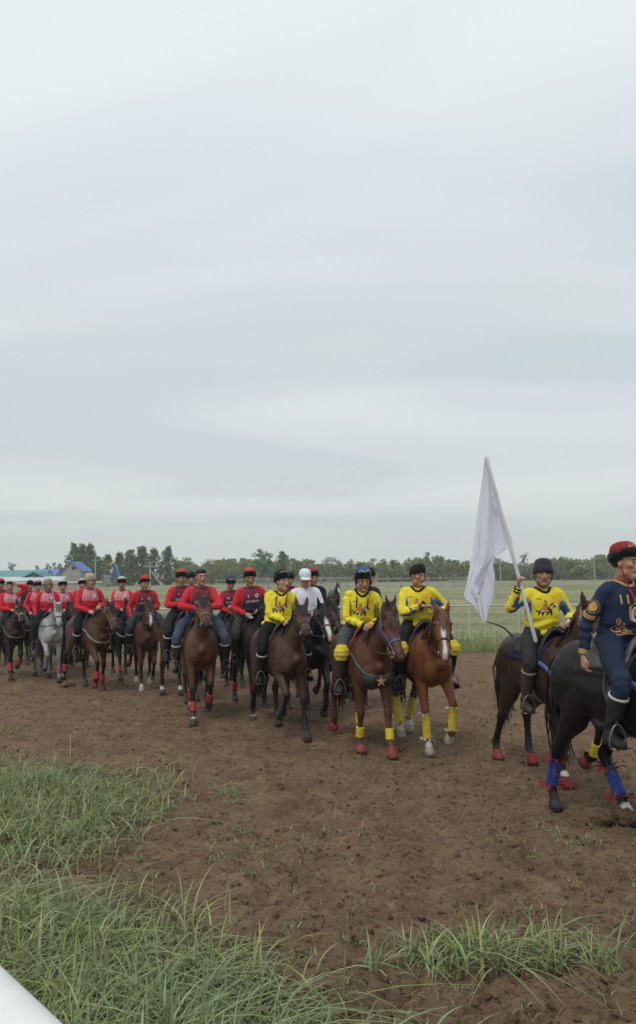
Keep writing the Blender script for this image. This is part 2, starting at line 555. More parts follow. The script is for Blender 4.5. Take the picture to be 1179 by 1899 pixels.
def blades(name, x, y, z, h, w, bend, az, colr, mat_, label, cat, segs=4):
    """curved grass blades as tapered ribbons; every argument is an array over blades"""
    n = len(x)
    r = np.random.default_rng(n)
    ts = np.linspace(0, 1, segs + 1)
    d = np.stack([np.cos(az), np.sin(az), np.zeros(n)], 1)
    tw = az + r.uniform(.9, 2.2, n)
    sd = np.stack([np.cos(tw), np.sin(tw), np.zeros(n)], 1)
    P = np.zeros((n, segs + 1, 2, 3))
    for i, t in enumerate(ts):
        out = bend * h * t ** 2.0 * .9
        up = h * (t - .45 * np.clip(bend, 0, 2) * t ** 2.4)
        c = np.stack([x, y, z], 1) + d * out[:, None] + np.stack([0 * up, 0 * up, up], 1)
        wd = w * (1 - t ** 1.7) * .5 + .0004
        P[:, i, 0] = c - sd * wd[:, None]; P[:, i, 1] = c + sd * wd[:, None]
    V = P.reshape(-1, 3)
    b = (np.arange(n) * (segs + 1) * 2)[:, None, None]
    q = np.array([(2 * i, 2 * i + 1, 2 * i + 3, 2 * i + 2) for i in range(segs)])
    F = (q[None] + b).reshape(-1, 4)
    me = np_quads(name, V, F)
    C = np.repeat(colr, (segs + 1) * 2, axis=0)
    set_col(me, C)
    o = link(name, me, None, mat_)
    tag(o, label, cat, kind='stuff')
    return o
def grass_mat():
    if 'grass' in MATS: return MATS['grass']
    m = mat('grass', attr='col', rough=.6, spec=.25)
    t = m.node_tree; b = t.nodes['Principled BSDF']
    src = b.inputs['Base Color'].links[0].from_socket
    tr = t.nodes.new('ShaderNodeBsdfTranslucent'); t.links.new(src, tr.inputs['Color'])
    mx = t.nodes.new('ShaderNodeMixShader'); mx.inputs[0].default_value = .28
    out = [x for x in t.nodes if x.type == 'OUTPUT_MATERIAL'][0]
    t.links.new(b.outputs[0], mx.inputs[1]); t.links.new(tr.outputs[0], mx.inputs[2]); t.links.new(mx.outputs[0], out.inputs['Surface'])
    return m
def inside(poly, x, y):
    c = np.zeros(len(x), bool); n = len(poly)
    for i in range(n):
        x0, y0 = poly[i]; x1, y1 = poly[(i + 1) % n]
        c ^= ((y0 > y) != (y1 > y)) & (x < (x1 - x0) * (y - y0) / (y1 - y0 + 1e-12) + x0)
    return c
def gpoly(P): return [tuple(ground(a, b)[:2]) for a, b in P]
GREENS = np.array([(.300, .365, .145), (.37, .42, .185), (.260, .33, .155), (.43, .475, .245), (.35, .37, .130), (.52, .48, .29)])
def green(n, r, p=(.25, .22, .2, .15, .13, .05)):
    c = GREENS[r.choice(6, n, p=p)] * r.uniform(.55, 1.2, (n, 1))
    return c
def patch(poly, dens, hmin, hmax, wmean, r, clump=.12, keep=.0, fall=None):
    P = np.array(poly); lo, hi = P.min(0), P.max(0)
    n = int((hi - lo).prod() * dens)
    x = r.uniform(lo[0], hi[0], n); y = r.uniform(lo[1], hi[1], n)
    m = inside(poly, x + .20 * vnoise(x / .25, y / .25, 41) + .10 * vnoise(x / .08, y / .08, 45), y + .38 * vnoise(x / .3, y / .3, 42) + .14 * vnoise(x / .09, y / .09, 46))
    cl = vnoise(x / clump, y / clump, 43) + .7 * vnoise(x / .4, y / .4, 44)
    m &= cl > keep
    x, y, cl = x[m], y[m], cl[m]
    # gather roots into tufts
    k = max(1, len(x) // 14)
    cx, cy = x[:k], y[:k]
    j = r.integers(0, k, len(x))
    f = .55
    x = x * (1 - f) + (cx[j] + r.normal(0, .03, len(x))) * f; y = y * (1 - f) + (cy[j] + r.normal(0, .03, len(x))) * f
    h = r.uniform(hmin, hmax, len(x)) * np.clip(.75 + .35 * cl, .5, 1.35)
    return x, y, h
def build_grass():
    r = np.random.default_rng(77)
    polyA = gpoly([(-500, 1660), (0, 1655), (140, 1668), (250, 1650), (330, 1690), (430, 1735), (480, 1775), (500, 1810), (580, 1830), (650, 1862), (760, 1899), (900, 1990), (900, 2300), (-900, 2300)])
    polyB = gpoly([(-500, 1395), (0, 1400), (110, 1410), (200, 1425), (310, 1422), (415, 1452), (400, 1486), (310, 1512), (285, 1552), (240, 1585), (255, 1615), (220, 1655), (150, 1680), (0, 1690), (-500, 1700)])
    polyB2 = gpoly([(380, 1455), (480, 1470), (470, 1490), (380, 1497)])
    polyC = gpoly([(640, 1780), (668, 1748), (780, 1736), (900, 1745), (960, 1760), (1060, 1765), (1140, 1772), (1150, 1792), (1030, 1800), (920, 1812), (800, 1800), (700, 1798)])
    polyD = gpoly([(-200, 1340), (20, 1345), (48, 1358), (10, 1372), (-200, 1378)])
    X, Y, Hh, W = [], [], [], []
    for poly, dens, h0, h1, w, clump, keep in ((polyA, 1200, .18, .46, .0160, .22, -.40), (polyB, 860, .12, .34, .0150, .25, -.22), (polyB2, 500, .06, .16, .008, .2, -.2), (polyC, 2000, .12, .38, .0150, .2, -.35), (polyD, 500, .1, .2, .01, .3, -.4)):
        x, y, h = patch(poly, dens, h0, h1, w, r, clump, keep)
        X.append(x); Y.append(y); Hh.append(h); W.append(np.full(len(x), w))
    x, y, h, w = map(np.concatenate, (X, Y, Hh, W))
    n = len(x)
    w = w * r.uniform(.55, 1.35, n)
    bend = np.abs(r.normal(1.0, .55, n)) * np.where(r.uniform(size=n) < .2, 1.5, 1)
    az = r.normal(-.3, 1.5, n)
    c = green(n, r)
    # bluer wide-leaved clumps as on the left mound and the right patch
    blue = smoothstep(.1, .5, vnoise(x / .5, y / .5, 51))
    c = c * (1 - .35 * blue[:, None]) + np.array((.25, .335, .205)) * r.uniform(.8, 1.25, (n, 1)) * .35 * blue[:, None]
    dead = r.uniform(size=n) < .09
    c[dead] = np.array((.33, .30, .19)) * r.uniform(.7, 1.2, (dead.sum(), 1))
    blades('long_grass', x, y, soil_height(x, y) - .01, h, w, bend, az, c, grass_mat(), 'long tangled green grass growing at the near edge of the track', 'grass', 5)
    # sparse seedlings and weeds over the trodden soil
    nc = 430
    u = r.uniform(0, 1, nc)
    cy = 4.2 + 3.3 * u; cx = r.uniform(-.28, .46, nc) * cy
    keepm = vnoise(cx / .8, cy / .8, 61) + .3 * vnoise(cx / .2, cy / .2, 62) > .12
    cx, cy = cx[keepm], cy[keepm]
    k = 9
    x = np.repeat(cx, k) + r.normal(0, .03, len(cx) * k); y = np.repeat(cy, k) + r.normal(0, .03, len(cx) * k)
    n = len(x)
    blades('weed_seedlings', x, y, soil_height(x, y) - .004, r.uniform(.015, .07, n), r.uniform(.004, .009, n), np.abs(r.normal(1.0, .5, n)), r.uniform(0, 6.28, n), green(n, r), grass_mat(), 'tiny green weed seedlings dotted over the brown soil', 'weeds', 3)
    # dry stalks
    n = 140
    y = r.uniform(4.2, 8.5, n); x = r.uniform(-.30, .44, n) * y
    blades('dry_stalks', x, y, soil_height(x, y), r.uniform(.05, .18, n), r.uniform(.003, .005, n), r.uniform(1.5, 2.6, n), r.uniform(0, 6.28, n), np.tile((.36, .30, .20), (n, 1)) * r.uniform(.7, 1.2, (n, 1)), grass_mat(), 'pale dry grass stalks lying on the brown soil', 'straw', 4)
    # weedy strip along the far edge of the track, and the meadow behind it
    n = 17000
    y = TRACK_FAR - .9 + r.exponential(1.6, n); x = r.uniform(-16, 16, n)
    m = (vnoise(x / .9, y / .9, 71) + .5 * vnoise(x / .25, y / .25, 72) > -.35) & (y < 31)
    x, y = x[m], y[m]; n = len(x)
    blades('verge_weeds', x, y, np.full(n, -.05), r.uniform(.12, .50, n) * (1 + .4 * vnoise(x / 1.5, y / 1.5, 73)), r.uniform(.010, .022, n), np.abs(r.normal(.5, .35, n)), r.uniform(0, 6.28, n), green(n, r, (.35, .15, .25, .05, .15, .05)) * .85, grass_mat(), 'rank green weeds along the far edge of the dirt track', 'weeds', 3)
    n = 22000
    y = 26 + 60 * r.uniform(0, 1, n) ** 1.6; x = r.uniform(-.48, .48, n) * (y + 4)
    m = (vnoise(x / 2.5, y / 6, 81) > -.5); x, y = x[m], y[m]; n = len(x)
    pale = smoothstep(-.6, .3, vnoise(x / 9, y / 3.2, 82))[:, None]
    c = green(n, r) * (1 - pale) + np.array((.30, .29, .19)) * r.uniform(.8, 1.2, (n, 1)) * pale
    blades('meadow_grass', x, y, np.full(n, -.05), r.uniform(.08, .30, n), r.uniform(.015, .035, n), np.abs(r.normal(.6, .4, n)), r.uniform(0, 6.28, n), c, grass_mat(), 'pale green meadow grass beyond the white running rail', 'grass', 2)

build_field(); build_track(); build_clods(); build_grass()

# ------------------------------------------------------------------ rails and fences
def tube(P, r, n=10, sub=1):
    mb = MB(); mb.limb(P, [r] * len(P), lat=(0, .2, .98) if abs((np.asarray(P[-1]) - np.asarray(P[0]))[2]) < .5 else (1, 0, 0), sub=sub, n=n); return mb
def white_paint(name, c=(.62, .60, .56)):
    if name in MATS: return MATS[name]
    m = mat(name, c, rough=.5, spec=.3, noise=(7, .10), bump=(30, .15, .003))
    t = m.node_tree; b = t.nodes['Principled BSDF']
    src = b.inputs['Base Color'].links[0].from_socket
    co = [x for x in t.nodes if x.type == 'TEX_COORD'][0]
    n = t.nodes.new('ShaderNodeTexNoise'); n.inputs['Scale'].default_value = 24; n.inputs['Detail'].default_value = 9; n.inputs['Roughness'].default_value = .72
    t.links.new(co.outputs['Object'], n.inputs['Vector'])
    r = t.nodes.new('ShaderNodeMapRange'); r.inputs['From Min'].default_value = .60; r.inputs['From Max'].default_value = .68
    t.links.new(n.outputs['Fac'], r.inputs['Value'])
    mx = t.nodes.new('ShaderNodeMixRGB'); mx.inputs[2].default_value = (.30, .24, .18, 1)
    t.links.new(r.outputs[0], mx.inputs[0]); t.links.new(src, mx.inputs[1]); t.links.new(mx.outputs[0], b.inputs['Base Color'])
    return m
# near rail at the photographer's elbow
pa = at(0, 1790, 1.20); 
van = ray(-758, 1076); vd = np.array((van.x, van.y, 0)); vd /= np.linalg.norm(vd)
RAIL_Z = pa.z
nrm_r = A(vd[1], -vd[0], 0)
rail_r = .058
c0 = np.array(pa) - nrm_r * rail_r * .80 - A(0, 0, rail_r * .60)
near = empty('running_rail', Matrix.Translation(Vector((float(c0[0]), float(c0[1]), 0))))
tag(near, 'thick white painted pipe rail in the near corner by the long grass', 'rail')
lc = lambda p: p - A(c0[0], c0[1], 0)
tube([lc(c0 - vd * 1.6), lc(c0), lc(c0 + vd * 3), lc(c0 + vd * 9)], rail_r, 24).obj('rail_pipe', white_paint('near_rail_paint', (.74, .74, .72)), near)
for k in (-1.0, 1.6, 4.2, 6.8):
    p = lc(c0 + vd * k)
    tube([A(p[0], p[1], -.05), A(p[0], p[1], c0[2] - rail_r * .5)], .042, 14, 2).obj('post', white_paint('near_rail_paint'), near)
# far running rail
fr0 = ground(871, 1187)
far_rail = empty('running_rail', Matrix.Translation(Vector((0, fr0.y, 0))))
tag(far_rail, 'thin white pipe rail on slim posts across the far side of the track', 'rail')
mfr = white_paint('far_rail_paint', (.46, .45, .40))
slope = 0.0
for k in range(-11, 13):
    x = fr0.x + 1.60 * k; dz = .02 * math.sin(k * 2.3)
    tube([A(x, .02 * math.sin(k * 5), -.08), A(x + .03 * math.sin(k * 1.7), 0, 1.09 + dz)], .028, 8, 2).obj('post', mfr, far_rail)
for k in range(-11, 12):
    x = fr0.x + 1.60 * k
    tube([A(x, -.0, 1.12 + .02 * math.sin(k * 2.3)), A(x + 1.60, 0, 1.12 + .02 * math.sin((k + 1) * 2.3))], .034, 8, 1).obj('rail_pipe', mfr, far_rail)
# weathered wooden corral far behind
def corral(px0, px1, dep, base_z, H, nrails, label, skip=1.9, seed=1):
    r = np.random.default_rng(seed)
    a, b = at(px0, 1080, dep), at(px1, 1080, dep)
    f = empty('wooden_fence', Matrix.Translation(Vector((a.x, dep, 0))))
    tag(f, label, 'fence', 'weathered corral fences')
    wm = mat('grey_wood', (.34, .33, .30), rough=.9, noise=(3, .2))
    L = b.x - a.x; n = int(L / skip)
    bm_post = None
    for i in range(n + 1):
        x = i * L / n + r.normal(0, .08); hh = H * r.uniform(.9, 1.25)
        mb = MB(); mb.limb([A(x, 0, -.1), A(x + r.normal(0, .03), 0, hh)], [.075, .06], lat=(1, 0, 0), n=6, sub=2); mb.obj('post', wm, f)
    for k in range(nrails):
        z = H * (.25 + .70 * k / max(1, nrails - 1))
        for i in range(0, n, 2):
            x0, x1 = i * L / n, min(i + 2, n) * L / n
            mb = MB(); mb.box(A((x0 + x1) / 2, -.09, z + r.normal(0, .03)), (abs(x1 - x0) / 2 + .06, .025, .055)); mb.obj('plank', wm, f, smooth=False)
corral(400, 866, 122, 0, 1.55, 3, 'long weathered plank fence far behind the yellow riders, nearer of two')
corral(470, 700, 136, 0, 1.75, 3, 'shorter weathered plank fence behind the nearer corral fence', 2.4, 5)
corral(835, 885, 118, 0, 1.3, 2, 'short low plank fence at the right end of the corral', 1.5, 9)

# ------------------------------------------------------------------ trees
def leaf_cloud(centers, radii, per, size, r, squash=.8):
    """many small leaf faces spread through clumps; returns verts, quads, colours"""
    n = len(centers) * per
    c = np.repeat(centers, per, axis=0); rd = np.repeat(radii, per)
    d = r.normal(size=(n, 3)); d /= np.linalg.norm(d, axis=1)[:, None]
    p = c + d * (rd * r.uniform(.25, 1.0, n) ** .5)[:, None] * np.array((1, 1, squash))
    u = r.normal(size=(n, 3)); u /= np.linalg.norm(u, axis=1)[:, None]
    v = np.cross(u, r.normal(size=(n, 3))); v /= np.linalg.norm(v, axis=1)[:, None]
    s = (size * r.uniform(.6, 1.4, n))[:, None]
    V = np.stack([p + u * s, p + v * s * .7, p - u * s, p - v * s * .7], 1).reshape(-1, 3)
    return V, np.arange(n * 4).reshape(-1, 4), np.repeat(np.arange(len(centers)), per * 4)
LEAF = None
def leaf_mat():
    m = mat('leaves', attr='col', rough=.65, spec=.2)
    if not m.get('done'):
        t = m.node_tree; b = t.nodes['Principled BSDF']; src = b.inputs['Base Color'].links[0].from_socket
        tr = t.nodes.new('ShaderNodeBsdfTranslucent'); t.links.new(src, tr.inputs['Color'])
        mx = t.nodes.new('ShaderNodeMixShader'); mx.inputs[0].default_value = .3
        out = [x for x in t.nodes if x.type == 'OUTPUT_MATERIAL'][0]
        t.links.new(b.outputs[0], mx.inputs[1]); t.links.new(tr.outputs[0], mx.inputs[2]); t.links.new(mx.outputs[0], out.inputs['Surface'])
        m['done'] = 1
    return m
def tree_meshes(kind, seed):
    """(trunk mesh, crown mesh), about 10 m tall at the origin"""
    r = np.random.default_rng(seed)
    mb = MB(); cs, rs = [], []
    if kind == 'poplar':
        mb.limb([(0, 0, -.2), (.1, 0, 3), (0, .1, 7), (0, 0, 9.6)], [.22, .17, .09, .03], lat=(1, 0, 0), n=7)
        for i in range(170):
            z = .3 + 9.6 * (i / 170) ** .95; w = 1.35 * math.sin(min(1, (z + .9) / 3.2) * 1.57) * (1 - max(0, z - 6.4) / 4.3) * r.uniform(.8, 1.15) + .10
            a = r.uniform(0, 6.28); rad = w * r.uniform(.1, 1.0)
            q = A(math.cos(a) * rad, math.sin(a) * rad, z + r.normal(0, .2))
            cs.append(q); rs.append(r.uniform(.22, .50))
            if i % 8 == 0: mb.limb([(0, 0, max(.8, z - 1.2)), q * A(.6, .6, 1) + A(0, 0, -.5), q], [.05, .035, .015], lat=(1, 0, 0), n=5, sub=2)
        per, size = 20, .17
    elif kind == 'round':
        mb.limb([(0, 0, -.2), (.1, 0, 2), (-.1, .1, 5), (0, 0, 8)], [.34, .27, .17, .05], lat=(1, 0, 0), n=8)
        for i in range(60):
            d = unit(r.normal(size=3)); rad = r.uniform(.5, 1.0)
            lob = 1 + .25 * math.sin(3 * math.atan2(d[1], d[0]) + seed) + .15 * r.normal()
            q = A(d[0] * 3.6 * rad * lob, d[1] * 3.6 * rad * lob, 5.9 + d[2] * 3.6 * rad * lob)
            if q[2] < 1.2: q[2] = 1.2 + r.uniform(0, 1.5)
            cs.append(q); rs.append(r.uniform(.6, 1.15))
            if i % 3 == 0: mb.limb([(0, 0, r.uniform(1.5, 4)), q * .55 + A(0, 0, 1.6), q], [.10, .06, .02], lat=(1, 0, 0), n=5, sub=2)
        per, size = 58, .20
    elif kind == 'sparse':      # spring growth, bare branch ends showing
        mb.limb([(0, 0, -.2), (.2, 0, 2.5), (-.1, .1, 5), (.3, 0, 9)], [.26, .2, .12, .03], lat=(1, 0, 0), n=7)
        for i in range(40):
            a = r.uniform(0, 6.28); z = r.uniform(2.2, 9.6); w = 2.6 * math.sin(min(1, z / 5) * 1.57) * (1.15 - z / 12)
            q = A(math.cos(a) * w * r.uniform(.4, 1), math.sin(a) * w * r.uniform(.4, 1), z)
            cs.append(q); rs.append(r.uniform(.3, .7))
            mb.limb([(0, 0, max(1.2, z - 2.6)), q * A(.5, .5, 1) + A(0, 0, -.9), q, q + unit(q - A(0, 0, 4)) * .6], [.07, .045, .02, .008], lat=(1, 0, 0), n=5, sub=2)
        per, size = 22, .15
    else:                       # low bushy willow
        for k in range(4):
            a = k * 1.6 + r.uniform(0, .6); mb.limb([(0, 0, -.2), (math.cos(a) * .7, math.sin(a) * .7, 2.5), (math.cos(a) * 1.8, math.sin(a) * 1.8, 6)], [.16, .11, .03], lat=(1, 0, 0), n=6)
        for i in range(64):
            a = r.uniform(0, 6.28); z = 10 * r.uniform(.06, .92); w = 4.2 * math.sqrt(max(.05, 1 - ((z - 3.6) / 6.4) ** 2))
            k = r.uniform(.25, 1) ** .5
            cs.append(A(math.cos(a) * w * k, math.sin(a) * w * k, z)); rs.append(r.uniform(.6, 1.3))
        per, size = 48, .20
    V, Q, own = leaf_cloud(np.array(cs), np.array(rs), per, size, r, 1.5 if kind == 'poplar' else .8)
    me = np_quads('crown', V, Q)
    tone = {'poplar': (.185, .245, .105), 'round': (.150, .205, .080), 'sparse': (.24, .26, .135), 'bush': (.235, .27, .125)}[kind]
    cl = r.uniform(.72, 1.28, len(cs))[own]; lf = np.repeat(r.uniform(.8, 1.2, len(Q)), 4)
    C = np.array(tone)[None] * (cl * lf)[:, None] * (1 + .10 * r.normal(size=(1, 3)))
    set_col(me, C); me.materials.append(leaf_mat())
    tm = mb.mesh('trunk'); tm.materials.append(mat('bark', (.13, .11, .09), rough=.9, noise=(3, .3))); tm.shade_smooth()
    return tm, me
TREES = {k: [tree_meshes(k, 100 + 7 * i + len(k)) for i in range(n)] for k, n in (('poplar', 3), ('round', 2), ('sparse', 3), ('bush', 3))}
NT = [0]
def plant(kind, px, top, dep, width=1.0, label='', group='trees on the skyline', base=-.1):
    NT[0] += 1
    tm, cm = TREES[kind][NT[0] % len(TREES[kind])]
    p = at(px, 1065, dep); t = at(px, top, dep)
    s = (t.z - base) / 10.0
    root = empty('tree', Matrix.Translation((p.x, dep, base)) @ Matrix.Rotation(NT[0] * 1.7, 4, 'Z') @ Matrix.Diagonal((s * width, s * width, s, 1)))
    tag(root, label, 'tree', group)
    link('trunk', tm, root); link('crown', cm, root, smooth=False)
POP = 'tall narrow poplar '
for kind, px, top, dep, w, lb in (
    ('sparse', 22, 1040, 230, 1.3, 'bare pale bushy tree above the teal roof at the far left'),
    ('sparse', 68, 1046, 210, .9, 'small thin tree rising between the teal and the blue roofs'),
    ('sparse', 86, 1043, 205, .8, 'thin light tree just left of the yellowish bush by the grey house'),
    ('bush', 103, 1042, 185, .75, 'yellow-green bushy tree against the left side of the grey gable house'),
    ('poplar', 137, 1009, 215, 1.5, POP + 'behind the blue roofed house, left of three'),
    ('poplar', 151, 1011, 217, 1.5, POP + 'behind the blue roofed house, middle of three'),
    ('poplar', 167, 1012, 215, 1.7, POP + 'behind the blue roofed house, right of three'),
    ('poplar', 182, 1034, 205, 1.8, 'shorter poplar right beside the blue roofed house'),
    ('poplar', 199, 1030, 205, 1.9, POP + 'between the blue roofed house and the blue hut'),
    ('poplar', 222, 1027, 207, 1.8, POP + 'just right of the small blue hut'),
    ('poplar', 241, 1021, 206, 1.9, POP + 'behind the rider with the black and pale hat'),
    ('poplar', 263, 1015, 208, 1.9, POP + 'above the red hatted rider on the bay with the white nose'),
    ('poplar', 285, 1020, 206, 1.9, POP + 'with the leaning utility pole in front of it'),
    ('poplar', 311, 1015, 208, 1.7, 'broadest poplar, last of the row before the low green wood'),
    ('bush', 340, 1032, 212, 1.0, 'dark bushy tree right behind the tall rider in the red and black hat'),
    ('round', 488, 1018, 195, .95, 'big round dark green tree above the rider numbered 5'),
    ('poplar', 523, 1024, 198, 1.5, 'slim dark tree just right of the big round tree'),
    ('bush', 392, 1036, 205, 1.2, 'light green bushy tree behind the bareheaded rider'),
    ('bush', 425, 1038, 206, 1.2, 'light green bushy tree above the navy hatted rider'),
    ('bush', 618, 1032, 220, 1.2, 'rounded green tree between the white cap and the blue hat'),
    ('sparse', 650, 1036, 222, 1.2, 'thin tree right over the blue hat rider'),
    ('bush', 700, 1034, 220, 1.2, 'broad green tree between the blue hat and the black beanie'),
    ('sparse', 792, 1020, 218, .9, 'tall thin pale tree standing out just right of the black beanie'),
    ('bush', 832, 1040, 222, 1.0, 'low green tree left of the white flag'),
    ('sparse', 972, 1022, 225, 1.1, 'tall airy tree just left of the flag bearer hat'),
    ('sparse', 1040, 1030, 225, 1.1, 'airy tree just right of the flag bearer hat'),
    ('sparse', 1062, 1033, 227, 1.0, 'second airy tree right of the flag bearer hat'),
    ('bush', 1118, 1026, 223, 1.2, 'tall bushy tree beside the red and black hat at the right edge'),
): plant(kind, px, top, dep, w, lb)
def build_wood():
    r = np.random.default_rng(91)
    cs, rs = [], []
    tr = MB()
    for px in np.arange(330, 1420, 9.0):
        for row in range(3):
            dep = 232 + 12 * row + r.uniform(-6, 6)
            top = 1046 + 5 * math.sin(px / 47.) + 4 * math.sin(px / 19. + 1) + r.normal(0, 3.5) - (4 if px > 900 else 0)
            if px < 470: top -= 4
            p = at(px + r.uniform(-5, 5), top, dep)
            H = max(2.5, p.z); w = r.uniform(1.3, 2.3)
            for k in range(17):
                z = H * r.uniform(.08, 1.0); ww = w * math.sqrt(max(.08, 1 - (z / H * 1.0 - .42) ** 2 * 2.2))
                a = r.uniform(0, 6.28)
                cs.append((p.x + math.cos(a) * ww * r.uniform(.1, 1), dep + math.sin(a) * ww * .8, z - .1)); rs.append(r.uniform(.5, 1.0))
            tr.limb([A(p.x, dep, -.1), A(p.x + r.normal(0, .2), dep, H * .8)], [.12, .04], lat=(1, 0, 0), n=4, sub=1)
    V, Q, own = leaf_cloud(np.array(cs), np.array(rs), 20, .34, r)
    me = np_quads('wood', V, Q)
    hue = r.uniform(0, 1, len(cs) // 17 + 1)
    hw = hue[own // 17][:, None]
    C = (np.array((.175, .225, .095)) * (1 - hw) + np.array((.295, .32, .135)) * hw) * r.uniform(.75, 1.25, len(cs))[own][:, None]
    set_col(me, C)
    o = link('woodland', me, None, leaf_mat(), smooth=False)
    tag(o, 'low green belt of far-off woodland along the whole skyline', 'woodland', kind='stuff')
    t = tr.obj('trunk', mat('bark', (.13, .11, .09)), o); t['kind'] = 'stuff'
build_wood()

# ------------------------------------------------------------------ buildings at the far left
def quad_prism(mb, P, th):
    """flat polygon P thickened along its normal"""
    P = np.array(P, float); n = unit(np.cross(P[1] - P[0], P[2] - P[0])) * th; k = len(P)
    mb.add(np.vstack([P + n / 2, P - n / 2]), [tuple(range(k)), tuple(range(2 * k - 1, k - 1, -1))] + [(i, k + i, k + (i + 1) % k, (i + 1) % k) for i in range(k)])
wallm = mat('render_grey', (.34, .31, .28), rough=.9, noise=(.8, .12))
blue_roof = mat('blue_roof', (.11, .21, .46), rough=.5, noise=(1.2, .1))
teal_roof = mat('teal_roof', (.12, .29, .32), rough=.5, noise=(1.2, .1))
def roof_ribs(mb, a, b, c, d, n):
    """standing seams on the roof plane a-b (eave) d-c (ridge)"""
    nn = unit(np.cross(np.array(b) - a, np.array(d) - a))
    for i in range(n + 1):
        t = i / n; p = between(np.array(a), np.array(b), t) + nn * .07; q = between(np.array(d), np.array(c), t) + nn * .07
        mb.limb([p, q], [.04, .04], lat=nn, n=4, sub=1)
def gable_house(name, label, px0, px1, dep, eave_py, ridge_py, length, wall, roof, front_w=None, window=True, base=-.2, ang=0.0):
    x0, x1 = at(px0, 1065, dep).x, at(px1, 1065, dep).x
    cx = (x0 + x1) / 2; hw = (x1 - x0) / 2; ez = at((px0 + px1) / 2, eave_py, dep).z; rz = at((px0 + px1) / 2, ridge_py, dep).z
    root = empty(name, Matrix.Translation((cx, dep, 0)) @ Matrix.Rotation(ang, 4, 'Z')); tag(root, label, 'house')
    mb = MB(); L = length
    for y in (0, L):
        mb.add([(-hw, y, base), (hw, y, base), (hw, y, ez), (0, y, rz), (-hw, y, ez)], [(0, 1, 2, 3, 4)])
    for x in (-hw, hw): mb.add([(x, 0, base), (x, L, base), (x, L, ez), (x, 0, ez)], [(0, 1, 2, 3)])
    mb.obj('wall', wall, root, smooth=False)
    ov = .3
    for s in (-1, 1):
        mb = MB(); sl = (rz - ez) / hw
        a = A(s * (hw + ov), -ov, ez - ov * sl + .06); b = A(s * (hw + ov), L + ov, ez - ov * sl + .06); c = A(0, L + ov, rz + .06); d = A(0, -ov, rz + .06)
        quad_prism(mb, [a, b, c, d], .08); ro = mb.obj('roof', roof, root, smooth=False)
        mb = MB(); roof_ribs(mb, a, b, c, d, int(L / .8)); mb.obj('roof_seams', roof, ro, smooth=False)
    if window:
        mb = MB(); wx = .25 * hw; mb.box(A(wx, -.03, ez + (rz - ez) * .30), (.38, .05, .32)); wo = mb.obj('window', mat('dark_glass', (.02, .022, .025), rough=.2), root, smooth=False)
        mb = MB(); z = ez + (rz - ez) * .30
        for dx_, dz_, hx, hz in ((-.40, 0, .04, .38), (.40, 0, .04, .38), (0, .35, .44, .04), (0, -.35, .44, .04)): mb.box(A(wx + dx_, -.06, z + dz_), (hx, .04, hz))
        mb.obj('frame', mat('frame_grey', (.25, .24, .22)), wo, smooth=False)
    return root
gable_house('house', 'plain grey gable house with a bright blue metal roof among the poplars', 113, 151, 172, 1058, 1042, 4.6, wallm, blue_roof, ang=R(-8))
gable_house('shed', 'low shed with a dark teal gable below the long teal roof', 37, 87, 150, 1073, 1061, 7, mat('teal_gable', (.045, .10, .115), rough=.7), teal_roof, window=True)
gable_house('hut', 'small blue topped hut between two poplars', 207, 219, 195, 1068, 1050, 2.0, mat('hut_wall', (.10, .10, .11), rough=.9), blue_roof, window=False)
gable_house('outbuilding', 'small grey gabled outbuilding right of the blue roofed house', 184, 198, 180, 1080, 1066, 3.0, mat('hut_grey', (.26, .27, .24), rough=.9), mat('grey_roof', (.22, .24, .23), rough=.8), window=False)
def long_barn(label, px0, px1, dep, eave_py, ridge_py, depth, roof, wall):
    x0, x1 = at(px0, 1065, dep).x, at(px1, 1065, dep).x; ez, rz = at(px1, eave_py, dep).z, at(px1, ridge_py, dep).z
    root = empty('barn', Matrix.Translation((x0, dep, 0))); tag(root, label, 'barn')
    L = x1 - x0; mb = MB()
    mb.box(A(L / 2, depth / 2, ez / 2 - .1), (L / 2, depth / 2, ez / 2 + .1)); 
    for x in (0.0, L): mb.add([(x, 0, ez), (x, depth, ez), (x, depth / 2, rz)], [(0, 1, 2)])
    mb.obj('wall', wall, root, smooth=False)
    for s in (0, 1):
        y0 = -.4 if s == 0 else depth + .4
        a, b, c, d = A(-.4, y0, ez), A(L + .4, y0, ez), A(L + .4, depth / 2, rz + .08), A(-.4, depth / 2, rz + .08)
        mb = MB(); quad_prism(mb, [a, b, c, d], .1); ro = mb.obj('roof', roof, root, smooth=False)
        mb = MB(); roof_ribs(mb, a, b, c, d, int(L / 1.0)) if s == 0 else None
        if s == 0: mb.obj('roof_seams', roof, ro, smooth=False)
long_barn('long low barn under a flat pitched teal metal roof at the left edge', -120, 74, 158, 1073, 1058, 9, teal_roof, wallm)
long_barn('long barn with a blue metal roof behind the dark teal gable', 60, 96, 178, 1072, 1056, 9, blue_roof, wallm)
